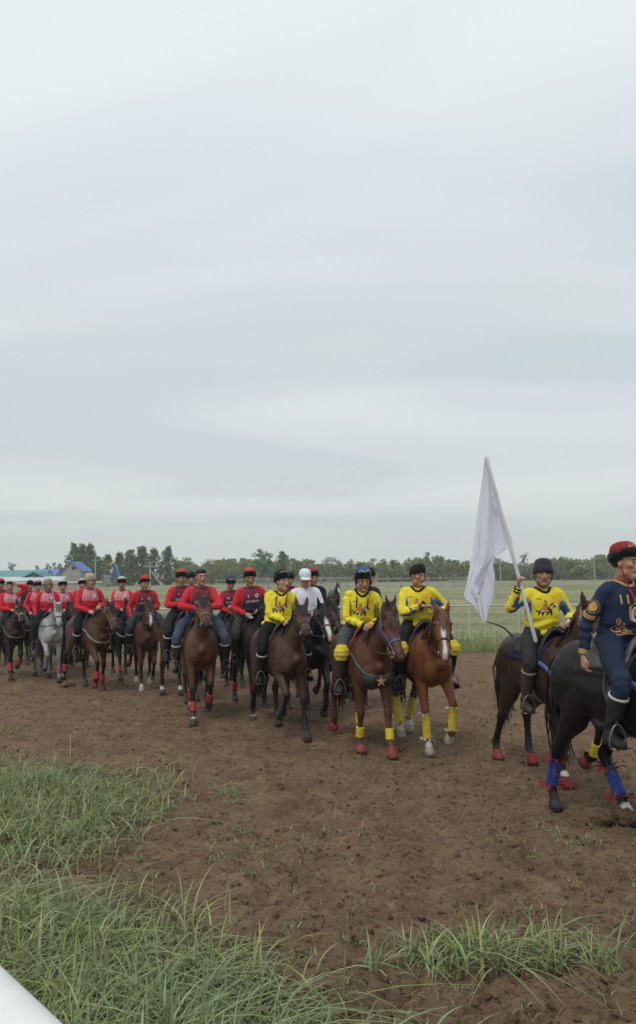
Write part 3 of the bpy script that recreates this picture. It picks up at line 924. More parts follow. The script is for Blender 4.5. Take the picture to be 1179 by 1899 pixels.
# concrete panel wall with a white coping in front of the barns
dep = 140
xa, xb = at(-150, 1075, dep).x, at(186, 1075, dep).x
wl = empty('panel_wall', Matrix.Translation((xa, dep, 0))); tag(wl, 'long low beige panel wall with a white coping in front of the barns', 'wall')
npan = 22
wz = at(90, 1081, dep).z
for i in range(npan):
    L = (xb - xa) / npan; mb = MB(); mb.box(A((i + .5) * L, 0, wz / 2 - .15), (L / 2 - .05, .08, wz / 2 + .05)); mb.obj('panel', mat('beige_panel', (.36, .30, .24), rough=.9, noise=(.5, .25)), wl, smooth=False)
    mb = MB(); mb.box(A(i * L, 0, wz / 2 - .1), (.045, .14, wz / 2 + .12)); mb.obj('post', mat('panel_post', (.28, .25, .21), rough=.9), wl, smooth=False)
mb = MB(); mb.box(A((xb - xa) / 2, -.02, wz + .06), ((xb - xa) / 2 + .2, .22, .14)); mb.obj('coping', mat('white_coping', (.55, .56, .54), rough=.8, noise=(.6, .15)), wl, smooth=False)
ax_, bx_ = at(-150, 1075, 147).x, at(110, 1075, 147).x
shed = empty('lean_to', Matrix.Translation((ax_, 147, 0))); tag(shed, 'long white flat roofed lean-to just above the panel wall', 'shed')
z2 = at(60, 1078, 147).z
mb = MB(); mb.box(A((bx_ - ax_) / 2, 1.5, z2 / 2), ((bx_ - ax_) / 2, 1.4, z2 / 2)); mb.obj('wall', mat('lean_wall', (.30, .29, .27), rough=.9), shed, smooth=False)
mb = MB(); quad_prism(mb, [A(-.3, -.4, z2 + .02), A(bx_ - ax_ + .3, -.4, z2 + .02), A(bx_ - ax_ + .3, 3.3, z2 + .75), A(-.3, 3.3, z2 + .75)], .12); mb.obj('roof', mat('white_roof', (.52, .55, .55), rough=.7, noise=(.8, .15)), shed, smooth=False)
# utility poles
def pole(px, top, dep, label, brace=None):
    t = at(px, top, dep); root = empty('utility_pole', Matrix.Translation((t.x, dep, 0))); tag(root, label, 'pole', 'utility poles')
    gm = mat('pole_grey', (.36, .36, .34), rough=.9, noise=(2, .15))
    mb = MB(); mb.limb([A(0, 0, -.2), A(0, 0, t.z)], [.13, .09], lat=(1, 0, 0), n=8, sub=2); mb.obj('mast', gm, root)
    mb = MB(); mb.box(A(0, -.12, t.z - .5), (.75, .05, .06)); ca = mb.obj('cross_arm', gm, root, smooth=False)
    for s in (-1, 0, 1):
        mb = MB(); mb.limb([A(s * .65, -.12, t.z - .44), A(s * .65, -.12, t.z - .25)], [.04, .03], lat=(1, 0, 0), n=6, sub=1); mb.obj('insulator', mat('insulator', (.2, .2, .2), rough=.3), ca)
    if brace:
        q = at(*brace, dep - 1.5)
        mb = MB(); mb.limb([A(0, 0, t.z * .78), A(q.x - t.x, -1.5, max(q.z, -.1))], [.06, .07], lat=(0, 1, 0), n=6, sub=2); mb.obj('brace', gm, root)
pole(278, 1043, 100, 'grey utility pole with a slanting brace in front of the poplars', (304, 1091))
pole(177, 1034, 165, 'thin utility pole just right of the blue roofed house')
pole(538, 1040, 190, 'thin utility pole between the black hat and the white cap')
pole(927, 1036, 150, 'slim utility pole right of the white flag')
pole(1101, 1031, 170, 'slim utility pole left of the red and black hat at the right edge')
# ------------------------------------------------------------------ horses (local: x forward, y left, z up, withers 1.5 m)
def ik2(a, b, l1, l2, sgn):
    """joint between a and b in the x-z plane; sgn +1 bends forward, -1 backward; returns joint and the (maybe pulled-in) end"""
    a = np.asarray(a, float); b = np.asarray(b, float)
    v = b - a
    d = math.hypot(v[0], v[2])
    if d > 0.999 * (l1 + l2):
        k = 0.999 * (l1 + l2) / d
        b = a + v * A(k, 1, k); v = b - a; d = math.hypot(v[0], v[2])
    q = (l1 * l1 - l2 * l2 + d * d) / (2 * d)
    h = math.sqrt(max(l1 * l1 - q * q, 0))
    ux, uz = v[0] / d, v[2] / d
    px, pz = -uz, ux
    if px * sgn < 0: px, pz = -px, -pz
    return A(a[0] + ux * q + px * h, a[1] + v[1] * q / d, a[2] + uz * q + pz * h), b

def rot_y(v, a):          # turn v in the x-z plane, positive a swings a downward vector backwards
    c, s = math.cos(a), math.sin(a)
    return A(v[0] * c + v[2] * s, v[1], -v[0] * s + v[2] * c)

def leg_points(kind, sy, dx, lift):
    if kind == 'f':
        top = A(0.44 + 0.12 * dx, sy * 0.15, 1.14)
        e = A(0.40 + 0.36 * dx, sy * 0.145, 0.90)
        k, f = ik2(e, A(0.43 + dx, sy * 0.125, 0.178 + lift), 0.40, 0.335, 1)
    else:
        top = A(-0.46 + 0.05 * dx, sy * 0.13, 1.15)
        e = A(-0.36 + 0.36 * dx, sy * 0.165, 0.90)
        k, f = ik2(e, A(-0.64 + dx, sy * 0.125, 0.182 + lift), 0.455, 0.385, -1)
    can = unit(f - k)
    if lift > 0.015:
        pd = rot_y(can, R(min(48, 12 + lift * 260)))
    else:
        pd = unit(A(0.60, 0, -0.80)) if dx > -0.12 else unit(A(0.30, 0, -0.95))
    cor = f + pd * 0.112
    if lift <= 0.015: cor[2] = max(cor[2], 0.075)
    return dict(top=top, e=e, k=k, f=f, cor=cor, pd=pd, can=can, lift=lift)


def dirty(m, lo=.54):
    """smears of dried soil over a material"""
    if m.get('dirty'): return m
    t = m.node_tree; b = t.nodes['Principled BSDF']; co = [x for x in t.nodes if x.type == 'TEX_COORD'][0]
    n = t.nodes.new('ShaderNodeTexNoise'); n.inputs['Scale'].default_value = 17; n.inputs['Detail'].default_value = 7; n.inputs['Roughness'].default_value = .65
    t.links.new(co.outputs['Object'], n.inputs['Vector'])
    r = t.nodes.new('ShaderNodeMapRange'); r.inputs['From Min'].default_value = lo; r.inputs['From Max'].default_value = lo + .16; r.inputs['To Max'].default_value = .6
    t.links.new(n.outputs['Fac'], r.inputs['Value'])
    mx = t.nodes.new('ShaderNodeMixRGB'); mx.inputs[2].default_value = (.22, .155, .105, 1)
    src = b.inputs['Base Color'].links[0].from_socket
    t.links.new(r.outputs[0], mx.inputs[0]); t.links.new(src, mx.inputs[1]); t.links.new(mx.outputs[0], b.inputs['Base Color'])
    m['dirty'] = 1
    return m

def make_horse(M, sp, label, group='ridden horses of the procession'):
    g = dict(coat=(0.06, 0.03, 0.02), points=None, mane=(0.012, 0.010, 0.010), blaze=0, socks={}, neck=40, nyaw=0, hpitch=52, hyaw=0,
             legs=None, wraps={}, boots={}, frill=None, bridle=(0.02, 0.016, 0.014), breast=None, star=False, saddle=(0.035, 0.02, 0.015),
             pad=(0.03, 0.03, 0.04), voxel=0.02, tack=True, seed=1, hoof=(0.05, 0.045, 0.04), mane_side=1, tail=0.0, dapple=0.0, mane_len=1.0, brow=True)
    g.update(sp)
    rnd = np.random.default_rng(g['seed'])
    root = empty('horse', M)
    tag(root, label, 'horse', group)
    V = Vol()
    # trunk
    st = [(-0.83, 1.19, .06, .05), (-0.77, 1.18, .19, .14), (-0.64, 1.185, .285, .225), (-0.48, 1.18, .315, .262), (-0.30, 1.155, .312, .268), (-0.10, 1.125, .318, .285),
          (0.12, 1.105, .332, .285), (0.30, 1.115, .352, .258), (0.46, 1.125, .345, .222), (0.60, 1.115, .275, .195), (0.70, 1.10, .18, .145), (0.75, 1.09, .07, .06)]
    V.limb([(x, 0, z) for x, z, a, b in st], [(a, b) for x, z, a, b in st], sub=3, n=16, tag=0)
    V.limb([(0.10, 0, 1.36), (0.28, 0, 1.425), (0.42, 0, 1.43), (0.55, 0, 1.38)], [.06, .075, .08, .07], tag=0)          # withers
    V.limb([(-0.80, 0, 1.24), (-0.66, 0, 1.385), (-0.45, 0, 1.40), (-0.2, 0, 1.35)], [.06, .09, .09, .07], tag=0)          # croup line
    for s in (-1, 1):
        V.blob((-0.52, s * .135, 1.14), (.25, .135, .27), tag=0)
        V.blob((-0.30, s * .20, 1.06), (.14, .08, .17), tag=0)
        V.blob((0.46, s * .155, 1.10), (.16, .085, .26), rot=Matrix.Rotation(R(-18), 3, 'Y'), tag=0)
        V.blob((0.655, s * .088, 1.03), (.10, .095, .15), tag=0)
    # neck and head
    e, ny = R(g['neck']), R(g['nyaw'])
    b0 = A(0.40, 0, 1.20)
    flat = A(math.cos(ny), math.sin(ny), 0)
    flat1 = A(math.cos(ny * .5), math.sin(ny * .5), 0)
    b1 = b0 + flat1 * 0.42 * math.cos(e - R(6)) + A(0, 0, 0.42 * math.sin(e - R(6)))
    poll = b0 + flat * 0.75 * math.cos(e) * .98 + A(0, 0, 0.80 * math.sin(e))
    ts = np.linspace(0, 1, 6)
    NP = np.array([b0 * (1 - t) ** 2 + b1 * 2 * t * (1 - t) + poll * t * t for t in ts])
    nr = [(.31, .17), (.27, .145), (.215, .115), (.175, .095), (.145, .085), (.125, .08)]
    nlat = A(-math.sin(ny), math.cos(ny), 0)
    V.limb(NP, nr, lat=nlat, sub=3, n=14, tag=1)
    hy = ny + R(g['hyaw']); hp = R(g['hpitch'])
    ha = A(math.cos(hy) * math.cos(hp), math.sin(hy) * math.cos(hp), -math.sin(hp))       # along the face, to the muzzle
    hs = A(-math.sin(hy), math.cos(hy), 0)                                                # to its left
    hn = np.cross(ha, hs)                                                                 # out of the forehead
    HL = 0.575
    hst = [(-.04, .085, .074), (.07, .118, .095), (.20, .142, .112), (.32, .138, .106), (.45, .110, .086), (.60, .088, .071), (.76, .073, .062), (.89, .070, .066), (.97, .057, .055), (1.01, .03, .03)]
    HP = [poll + ha * HL * t + hn * (.105 - dp - (0.012 if t > .9 else 0)) for t, dp, w in hst]
    V.limb(HP, [(dp, w) for t, dp, w in hst], lat=hs, sub=3, n=14, tag=2)
    def hpt(t, n=0.0, s=0.0): return poll + ha * HL * t + hn * n + hs * s
    for s in (-1, 1):
        V.blob(hpt(.30, -.07, s * .062), (.085, .04, .085), tag=2, t=.3)                   # jowl
        V.blob(hpt(.21, .055, s * .078), (.036, .024, .03), tag=2, t=.21)                  # eye socket
        V.blob(hpt(.90, .035, s * .042), (.036, .026, .034), tag=2, t=.9)                  # nostril
        er = hpt(.02, .085, s * .058)
        ed = unit(A(0, 0, 1) * .9 - ha * .35 + hs * s * .22 + hn * .25)
        V.limb([er - ed * .02, er + ed * .05, er + ed * .11, er + ed * .165], [(.026, .03), (.030, .036), (.022, .028), (.006, .007)], lat=hs, sub=2, n=10, tag=3)
    V.limb([hpt(.40, -.10), hpt(.62, -.085), hpt(.86, -.075), hpt(.93, -.055)], [(.05, .06), (.04, .045), (.033, .04), (.02, .03)], lat=hs, sub=2, tag=2)
    # legs
    GAIT = ({'fr': (.28, 0), 'fl': (.02, .17), 'hr': (-.28, 0), 'hl': (.22, 0)}, {'fl': (.28, 0), 'fr': (-.20, 0), 'hl': (-.26, 0), 'hr': (.16, .11)}, {'fr': (.22, .15), 'fl': (-.14, 0), 'hr': (.16, 0), 'hl': (-.28, .03)})
    legs = g['legs'] or GAIT[g['seed'] % 3]
    LP = {}
    for i, nme in enumerate(('fr', 'fl', 'hr', 'hl')):
        sy = -1 if nme[1] == 'r' else 1
        q = leg_points(nme[0], sy, *legs[nme]); LP[nme] = q
        if nme[0] == 'f':
            P = [q['top'], q['e'], between(q['e'], q['k'], .35), between(q['e'], q['k'], .8), q['k'], between(q['k'], q['f'], .2), between(q['k'], q['f'], .6), q['f'], between(q['f'], q['cor'], .5), q['cor']]
            rr = [(.15, .085), (.115, .085), (.090, .070), (.058, .052), (.058, .056), (.042, .041), (.039, .037), (.051, .047), (.042, .041), (.050, .050)]
        else:
            P = [q['top'], q['e'], between(q['e'], q['k'], .4), between(q['e'], q['k'], .82), q['k'], between(q['k'], q['f'], .2), between(q['k'], q['f'], .6), q['f'], between(q['f'], q['cor'], .5), q['cor']]
            rr = [(.22, .12), (.165, .105), (.110, .080), (.060, .052), (.068, .058), (.049, .045), (.042, .039), (.053, .049), (.043, .042), (.051, .051)]
        V.limb(P, rr, sub=3, n=12, tag=10 + i)
        if nme[0] == 'h':     # point of hock
            V.blob(q['k'] + A(-.03, 0, .03), (.03, .03, .05), tag=10 + i, t=.44)
    me, co, tg, tt = V.fuse('body', g['voxel'], smooth=5)
    # muscle and skin relief
    nrm = normals(me)
    body_w = (tg == 0) + .6 * (tg == 1) + .5 * ((tg >= 10) & (tt < .35))
    co2 = co + nrm * (body_w * (.006 * lump(co * A(1, 1.4, .8), 8, g['seed'] + 21, 2) + .0018 * lump(co, 30, g['seed'] + 22, 2)))[:, None]
    set_co(me, co2)
    # coat colours
    c0 = np.array(g['coat']); c1 = np.array(g['points'] if g['points'] is not None else g['coat'])
    C = np.tile(c0, (len(co), 1))
    var = 1 + .16 * lump(co, 3.0, g['seed'] + 50)
    C *= var[:, None]
    if g['dapple']:
        d = lump(co, 14.0, g['seed'] + 3, 2)
        C *= (1 - g['dapple'] * smoothstep(.1, .9, d))[:, None]
    isleg = tg >= 10
    lw = smoothstep(.30, .50, tt) * isleg
    C = C * (1 - lw[:, None]) + c1 * lw[:, None]
    rel = co - poll
    ht = rel @ ha / HL; hsd = rel @ hs; hnn = rel @ hn
    ishead = (tg == 2)
    mz = smoothstep(.72, .95, ht) * ishead * (0.75 if not g['blaze'] else 0.35)
    C = C * (1 - mz[:, None]) + (c1 * .8) * mz[:, None]
    white = np.array((.62, .58, .54))
    if g['blaze']:
        w = g['blaze']
        wid = w * (0.75 + .25 * np.sin(ht * 9 + g['seed']))
        b = smoothstep(wid + .010, wid - .006, np.abs(hsd + .004 * np.sin(ht * 14))) * ishead * (hnn > .0) * smoothstep(.10, .2, ht)
        if g.get('blaze_from'): b = b * smoothstep(g['blaze_from'] - .05, g['blaze_from'] + .05, ht)
        C = C * (1 - b[:, None]) + white * b[:, None]
        pk = smoothstep(.90, .98, ht) * b
        C = C * (1 - pk[:, None]) + np.array((.42, .25, .22)) * pk[:, None]
    for i, nme in enumerate(('fr', 'fl', 'hr', 'hl')):
        if nme in g['socks']:
            hgt = g['socks'][nme]
            q = LP[nme]
            w = smoothstep(hgt - .02, hgt + .03, tt + .015 * lump(co, 40, 5, 1)) * (tg == 10 + i)
            C = C * (1 - w[:, None]) + white * w[:, None]
    dust = smoothstep(.34, .04, co[:, 2]) * np.clip(.45 + .55 * lump(co, 24, g['seed'] + 31, 3), 0, 1) * .42
    C = C * (1 - dust[:, None]) + np.array((.20, .145, .10)) * dust[:, None]            # dried mud on the lower legs
    set_col(me, C)
    link('body', me, root, mat('horse_coat', attr='col', rough=0.44, spec=0.22, noise=(60, .10), bump=(140, .25, .004), sheen=0.02))
    bv = bvh_of(me)
    # hooves
    for nme, q in LP.items():
        mb = MB()
        if q['lift'] <= .015:
            ax = A(0, 0, -1.0); fw = A(1, 0, 0); L = q['cor'][2] - 0.002
        else:
            ax = unit(q['pd'] * .8 + A(0, 0, -.2)); fw = unit(np.cross(A(0, 1, 0), ax)) ; fw = fw if fw[0] * 1 > -0.9 else -fw; L = .078
        lat = A(0, 1, 0); fw = unit(np.cross(lat, -ax))
        if fw @ q['pd'] < 0 and q['lift'] <= .015: fw = -fw
        rg = []
        for k, (t, r, sh) in enumerate(((-.12, .044, -.004), (0, .05, 0), (.5, .057, .010), (1.0, .064, .020), (1.0, .03, .016))):
            c = q['cor'] + ax * L * t + fw * sh
            rg.append([c + fw * r * 1.08 * math.cos(a) + lat * r * math.sin(a) for a in np.linspace(0, 2 * np.pi, 12, endpoint=False)])
        mb.rings(rg)
        mb.obj('hoof', cmat('hoof', g['hoof'], rough=.7, noise=(40, .3)), root)
        col = g['boots'].get(nme)
        if col:
            mb = MB(); rg = []
            for t, r, sh in ((-.45, .048, -.014), (-.2, .054, -.004), (.15, .061, .006), (.5, .067, .013), (.85, .072, .019), (.85, .066, .019), (-.1, .050, 0)):
                c = q['cor'] + ax * max(L, .06) * t + fw * sh
                rg.append([c + fw * r * 1.06 * math.cos(a) + lat * r * math.sin(a) for a in np.linspace(0, 2 * np.pi, 14, endpoint=False)])
            mb.rings(rg, cap=False)
            mb.obj('bell_boot', dirty(cmat('bell', col, rough=.7, noise=(25, .25)), .50), root)
        col = g['wraps'].get(nme)
        if col:
            ext = g.get('wrap_span', (.30, .92))
            mb = MB()
            ps = [between(q['k'], q['f'], t) for t in np.linspace(ext[0], ext[1], 9)]
            rs = [(.052 + .003 * (i % 2), .050 + .003 * (i % 2)) for i in range(9)]
            mb.limb(ps, rs, sub=2, n=14, round_ends=False)
            wo = mb.obj('leg_wrap', dirty(cmat('wrap', col, rough=.85, noise=(30, .2), bump=(90, .4, .004))), root)
            if g['frill']:
                for te in ext:
                    mb = MB(); pc = between(q['k'], q['f'], te)
                    for a in np.linspace(0, 2 * np.pi, 9, endpoint=False) + rnd.uniform(0, 1):
                        d = A(math.cos(a), math.sin(a), 0)
                        Ln = rnd.uniform(.05, .085) * (1.25 if g.get('long_frill') else .7)
                        dn = rnd.uniform(-.6, .5)
                        P = np.array([pc + d * .04, pc + d * (.05 + Ln * .5) + A(0, 0, .03 * dn + .012), pc + d * (.05 + Ln) + A(0, 0, .07 * dn)])
                        P = catmull(P, 3)
                        mb.ribbon(P, np.tile(np.cross(d, A(0, 0, 1)) + A(0, 0, .4), (len(P), 1)), np.linspace(.020, .012, len(P)), .0015)
                    mb.obj('ribbon_tie', cmat('frill', g['frill'], rough=.9), wo)
    # eyes and nostrils
    for s in (-1, 1):
        mb = MB(); mb.blob(hpt(.215, .052, s * .098), (.022, .022, .022), n=10, m=7)
        mb.obj('eye', mat('horse_eye', (.012, .008, .006), rough=.12, spec=.6), root)
        mb = MB(); mb.blob(hpt(.935, .030, s * .063), (.015, .011, .020), n=8, m=6)
        mb.obj('nostril', mat('nostril', (.012, .009, .009), rough=.7), root)
    # mane, forelock, tail
    hair = cmat('hair', g['mane'], rough=.5, spec=.35)
    ts = np.linspace(0, 1, 40)
    CR = np.array([b0 * (1 - t) ** 2 + b1 * 2 * t * (1 - t) + poll * t * t for t in ts])
    T, L, D = frames(CR, nlat)
    D = np.where((D[:, 2] > 0)[:, None], D, -D)
    nd = np.interp(ts, np.linspace(0, 1, 6), [a for a, b in nr]); nw = np.interp(ts, np.linspace(0, 1, 6), [b for a, b in nr])
    mb = MB()
    nst = 330 if g['voxel'] < .019 else 190
    for k in range(nst):
        i = int(rnd.uniform(.22, 1) ** .9 * 39)
        sd = g['mane_side'] * (1 if rnd.uniform() < .88 else -1)
        root_p = CR[i] + D[i] * (nd[i] - .015) + L[i] * rnd.normal(0, .010)
        ln = rnd.uniform(.13, .27) * g['mane_len']
        P = np.array([root_p, root_p + D[i] * .022 + L[i] * sd * .035, root_p - D[i] * ln * .35 + L[i] * sd * (nw[i] * .62 + .02) + T[i] * rnd.normal(0, .02) ,
                      root_p - A(0, 0, ln * .85) + L[i] * sd * (nw[i] * 1.0 + .012) + T[i] * rnd.normal(0, .03)])
        P = catmull(P, 2)
        w = np.linspace(.014, .003, len(P)) * rnd.uniform(.8, 1.5)
        mb.lock(P, np.tile(T[i] + rnd.normal(0, .25, 3), (len(P), 1)), w)
    mb.obj('mane', hair, root)
    mb = MB()
    for k in range(34):
        p0 = hpt(.03 + rnd.uniform(-.03, .03), .105, rnd.normal(0, .022))
        ln = rnd.uniform(.12, .24)
        P = catmull(np.array([p0, p0 + hn * .022 + ha * .03, p0 + ha * ln * .6 + hn * .018 + hs * rnd.normal(0, .022), p0 + ha * ln + hn * .006 + hs * rnd.normal(0, .035)]), 2)
        mb.lock(P, np.tile(hs + rnd.normal(0, .2, 3), (len(P), 1)), np.linspace(.010, .003, len(P)))
    mb.obj('forelock', hair, root)
    mb = MB()
    tl = g['tail']
    mb.limb([(-.77, 0, 1.36), (-.84, 0, 1.33), (-.88, 0, 1.22), (-.89 - tl * .2, tl * .05, 1.08)], [.045, .04, .032, .015], sub=3, n=8)
    for k in range(260 if g['voxel'] < .019 else 130):
        t0 = rnd.uniform(0, 1)
        p0 = A(-.82 - .06 * t0, rnd.normal(0, .018), 1.35 - .24 * t0)
        ln = rnd.uniform(.50, .80)
        sp_ = rnd.normal(0, .034)
        P = catmull(np.array([p0, p0 + A(-.06 - .05 * tl, sp_ * .6, -.10), p0 + A(-.06 - tl * .22 + rnd.normal(0, .025), sp_ * 1.1 + tl * .05, -ln * .55), p0 + A(-.02 - tl * .35 + rnd.normal(0, .05), sp_ * .9 + tl * .1, -ln)]), 2)
        mb.lock(P, np.tile(unit(rnd.normal(0, 1, 3) * A(1, 1, .2)), (len(P), 1)), np.linspace(.014, .004, len(P)) * rnd.uniform(.7, 1.4))
    mb.obj('tail', hair, root)
    info = dict(root=root, bvh=bv, hpt=hpt, hs=hs, ha=ha, hn=hn, g=g, M=M)
    if g['tack']: add_tack(info)
    return info

def strap(bv, pts, w, th=.003, lift=.006, sub=6, closed=False):
    """a band laid along the skin through rough points"""
    P = catmull(np.array(pts, float), sub)
    Q, N = [], []
    for p in P:
        h = bv.find_nearest(Vector(p))
        n = np.array(h[1]); q = np.array(h[0])
        Q.append(q + n * lift); N.append(n)
    Q = np.array(Q); N = np.array(N)
    Q[1:-1] = (Q[:-2] + 2 * Q[1:-1] + Q[2:]) / 4
    T = np.gradient(Q, axis=0)
    W = np.cross(N, T); W /= np.linalg.norm(W, axis=1)[:, None] + 1e-9
    mb = MB(); mb.ribbon(Q, W, w, th)
    return mb
def ring_points(bv, c, u, v, a0, a1, n, reach=.5, lift=.006):
    out = []
    for a in np.linspace(a0, a1, n):
        d = u * math.cos(a) + v * math.sin(a)
        h = bv.ray_cast(Vector(c + d * reach), Vector(-d), reach)
        if h[0] is None: continue
        out.append(np.array(h[0]) + d * lift)
    return out
def ring_strap(pts, axis, w, th=.003):
    P = np.array(pts)
    mb = MB(); mb.ribbon(P, np.tile(axis, (len(P), 1)), w, th)
    return mb
def torus(mb, c, n, R_, r, k=14, m=6, c_=None):
    n = unit(n); u = unit(np.cross(n, A(.3, .5, .81))); v = np.cross(n, u)
    rg = []
    for a in np.linspace(0, 2 * np.pi, k, endpoint=False):
        d = u * math.cos(a) + v * math.sin(a)
        rg.append([np.asarray(c) + d * (R_ + r * math.cos(b)) + n * r * math.sin(b) for b in np.linspace(0, 2 * np.pi, m, endpoint=False)])
    mb.rings(rg, cap=False, closed=True, c=c_)

def add_tack(H):
    g, root, bv, hpt, hs, ha, hn = H['g'], H['root'], H['bvh'], H['hpt'], H['hs'], H['ha'], H['hn']
    lm = cmat('leather', g['bridle'], rough=.55, noise=(30, .25))
    steel = mat('steel', (.45, .44, .42), rough=.35, metal=1.0)
    # bridle
    pts = ring_points(bv, hpt(.60, .02), hn, hs, 0, 2 * np.pi, 25, .3, .004)
    br = ring_strap(pts, ha, .014).obj('bridle', lm, root)
    for s in (-1, 1):
        P = []
        for t, n_ in ((.86, .015), (.72, .018), (.60, .02), (.44, .02), (.28, .0), (.12, .02), (.00, .05)):
            c = hpt(t, n_)
            h = bv.ray_cast(Vector(c + hs * s * .3), Vector(-hs * s), .4)
            P.append((np.array(h[0]) if h[0] is not None else c + hs * s * .07) + hs * s * .005)
        P.append(hpt(-.06, .10, s * .03))
        P = catmull(np.array(P), 3)
        mb = MB(); mb.ribbon(P, np.tile(hn, (len(P), 1)), .011, .003)
        mb.obj('cheek_strap', lm, br)
        mb = MB(); torus(mb, P[0] + hs * s * .008, hs, .030, .006)
        mb.obj('bit_ring', steel, br)
        H['bit' + ('r' if s < 0 else 'l')] = P[0] + hs * s * .012
    if g['brow']:
        pts = ring_points(bv, hpt(.13, .0), hn, hs, R(-78), R(78), 13, .3, .005)
        if len(pts) > 4: ring_strap(pts, ha, .009).obj('brow_band', lm, br)
    mb = strap(bv, [hpt(.06, .05, .10), hpt(.24, -.06, .12), hpt(.30, -.16, .03), hpt(.30, -.16, -.03), hpt(.24, -.06, -.12), hpt(.06, .05, -.10)], .006)
    mb.obj('throat_strap', lm, br)
    # saddle pad, saddle, girth
    def sheet(x0, x1, nx, amax, na, offf, th):
        xs = np.linspace(x0, x1, nx); an = np.linspace(-amax, amax, na)
        top = np.zeros((nx, na, 3)); bot = np.zeros((nx, na, 3))
        for i, x in enumerate(xs):
            for j, a in enumerate(an):
                d = A(0, math.sin(a), math.cos(a))
                c = A(x, 0, 1.14)
                h = bv.ray_cast(Vector(c + d * .8), Vector(-d), .8)
                r = (np.array(h[0]) - c) @ d if h[0] is not None else .3
                r = min(max(r, .2), .42)
                o = offf((x - x0) / (x1 - x0), a / amax)
                bot[i, j] = c + d * (r + max(o - th, .003)); top[i, j] = c + d * (r + o)
        mb = MB()
        V = np.vstack([top.reshape(-1, 3), bot.reshape(-1, 3)]); F = []
        n0 = nx * na
        for i in range(nx - 1):
            for j in range(na - 1):
                q = (i * na + j, i * na + j + 1, (i + 1) * na + j + 1, (i + 1) * na + j)
                F.append(q); F.append(tuple(n0 + k for k in q[::-1]))
        edge = [(i, 0) for i in range(nx)] + [(nx - 1, j) for j in range(1, na)] + [(i, na - 1) for i in range(nx - 2, -1, -1)] + [(0, j) for j in range(na - 2, 0, -1)]
        for k in range(len(edge)):
            a_ = edge[k][0] * na + edge[k][1]; b_ = edge[(k + 1) % len(edge)][0] * na + edge[(k + 1) % len(edge)][1]
            F.append((a_, b_, n0 + b_, n0 + a_))
        mb.add(V, F)
        return mb
    pm = cmat('pad', g['pad'], rough=.9, noise=(14, .25), bump=(60, .3, .004))
    pad = sheet(-.33, .27, 15, R(68), 15, lambda u, v: .018, .016).obj('saddle_pad', pm, root)
    sm = cmat('saddle', g['saddle'], rough=.5, noise=(20, .3))
    def prof(u, v):
        hump = .10 * math.exp(-((u - .94) / .085) ** 2) + .085 * math.exp(-((u - .04) / .10) ** 2)
        return .034 + hump * max(0, 1 - (abs(v) / .55) ** 2) + .014 * (1 - abs(v))
    sad = sheet(-.24, .24, 15, R(56), 15, prof, .03).obj('saddle', sm, root)
    pts = ring_points(bv, A(.14, 0, 1.12), A(0, 0, -1), A(0, 1, 0), R(-105), R(105), 21, .8, .012)
    ring_strap(pts, A(1, 0, 0), .04, .004).obj('girth', cmat('girth', g.get('girth', (.05, .04, .035)), rough=.85), sad)
    if g['breast']:
        bm_ = cmat('breast', g['breast'], rough=.75, noise=(25, .2))
        w = g.get('breast_w', .022)
        P = [(.20, .29, 1.28), (.40, .25, 1.20), (.58, .20, 1.08), (.70, .10, 1.0), (.75, 0, .97), (.70, -.10, 1.0), (.58, -.20, 1.08), (.40, -.25, 1.20), (.20, -.29, 1.28)]
        bo = strap(bv, P, w, .004, .010, 5).obj('breast_collar', bm_, root)
        if g['star']:
            P = [(.64, .15, .97), (.71, .08, .94), (.75, 0, .93), (.71, -.08, .94), (.64, -.15, .97)]
            pm_ = strap(bv, P, .075, .004, .016, 5); xs_ = max(v[0] for v in pm_.v if abs(v[1]) < .07)
            pm_.obj('chest_plate', cmat('plate', (.05, .055, .055), rough=.8), bo)
            mb = MB()
            h = bv.ray_cast(Vector((1.2, 0.0, .93)), Vector((-1, 0, 0)), 1.0)
            c = A(xs_ + .008, 0, .93)
            V_ = [c + A(.004, 0, 0)]
            for k in range(10):
                r = .066 if k % 2 == 0 else .027
                V_.append(c + A(0, r * math.sin(k * math.pi / 5), r * math.cos(k * math.pi / 5)))
            V_ = [p + A(.006, 0, 0) for p in V_] + [p - A(.006, 0, 0) for p in V_]
            F = []
            for k in range(10):
                a_, b_ = 1 + k, 1 + (k + 1) % 10
                F += [(0, a_, b_), (11, 11 + b_, 11 + a_), (a_, 11 + a_, 11 + b_, b_)]
            mb.add(V_, F)
            mb.obj('star', mat('star_gold', (.45, .24, .08), rough=.5), bo, smooth=False)
    H['saddle'] = sad

def add_stirrup(H, sy, foot, toe):
    """iron round the rider's foot, leather up to the saddle"""
    steel = mat('stirrup_steel', (.22, .21, .20), rough=.45, metal=.9)
    sad = H['saddle']
    d = unit(toe - foot); c = foot * .42 + toe * .58 + A(0, 0, -.045)
    lat = unit(np.cross(A(0, 0, 1), d))
    P = [c + lat * .062 * x + A(0, 0, z) for x, z in ((0, 0), (.9, 0), (1.08, .03), (1.02, .09), (.6, .155), (0, .185), (-.6, .155), (-1.02, .09), (-1.08, .03), (-.9, 0), (0, 0))]
    mb = MB(); mb.limb(P, [.0075] * len(P), lat=d, sub=2, n=6)
    mb.ribbon(np.array([c - lat * .058, c, c + lat * .058]), np.tile(d, (3, 1)), .03, .005)
    st = mb.obj('stirrup', steel, sad)
    top = A(.10, sy * .285, 1.34)
    p1 = c + A(0, 0, .185)
    Q = catmull(np.array([top, A(.12, sy * .33, 1.15), p1]), 4)
    mb = MB(); mb.ribbon(Q, np.tile(A(1, 0, .15), (len(Q), 1)), .014, .003)
    mb.obj('stirrup_leather', mat('stirrup_leather', (.05, .035, .028), rough=.6), sad)

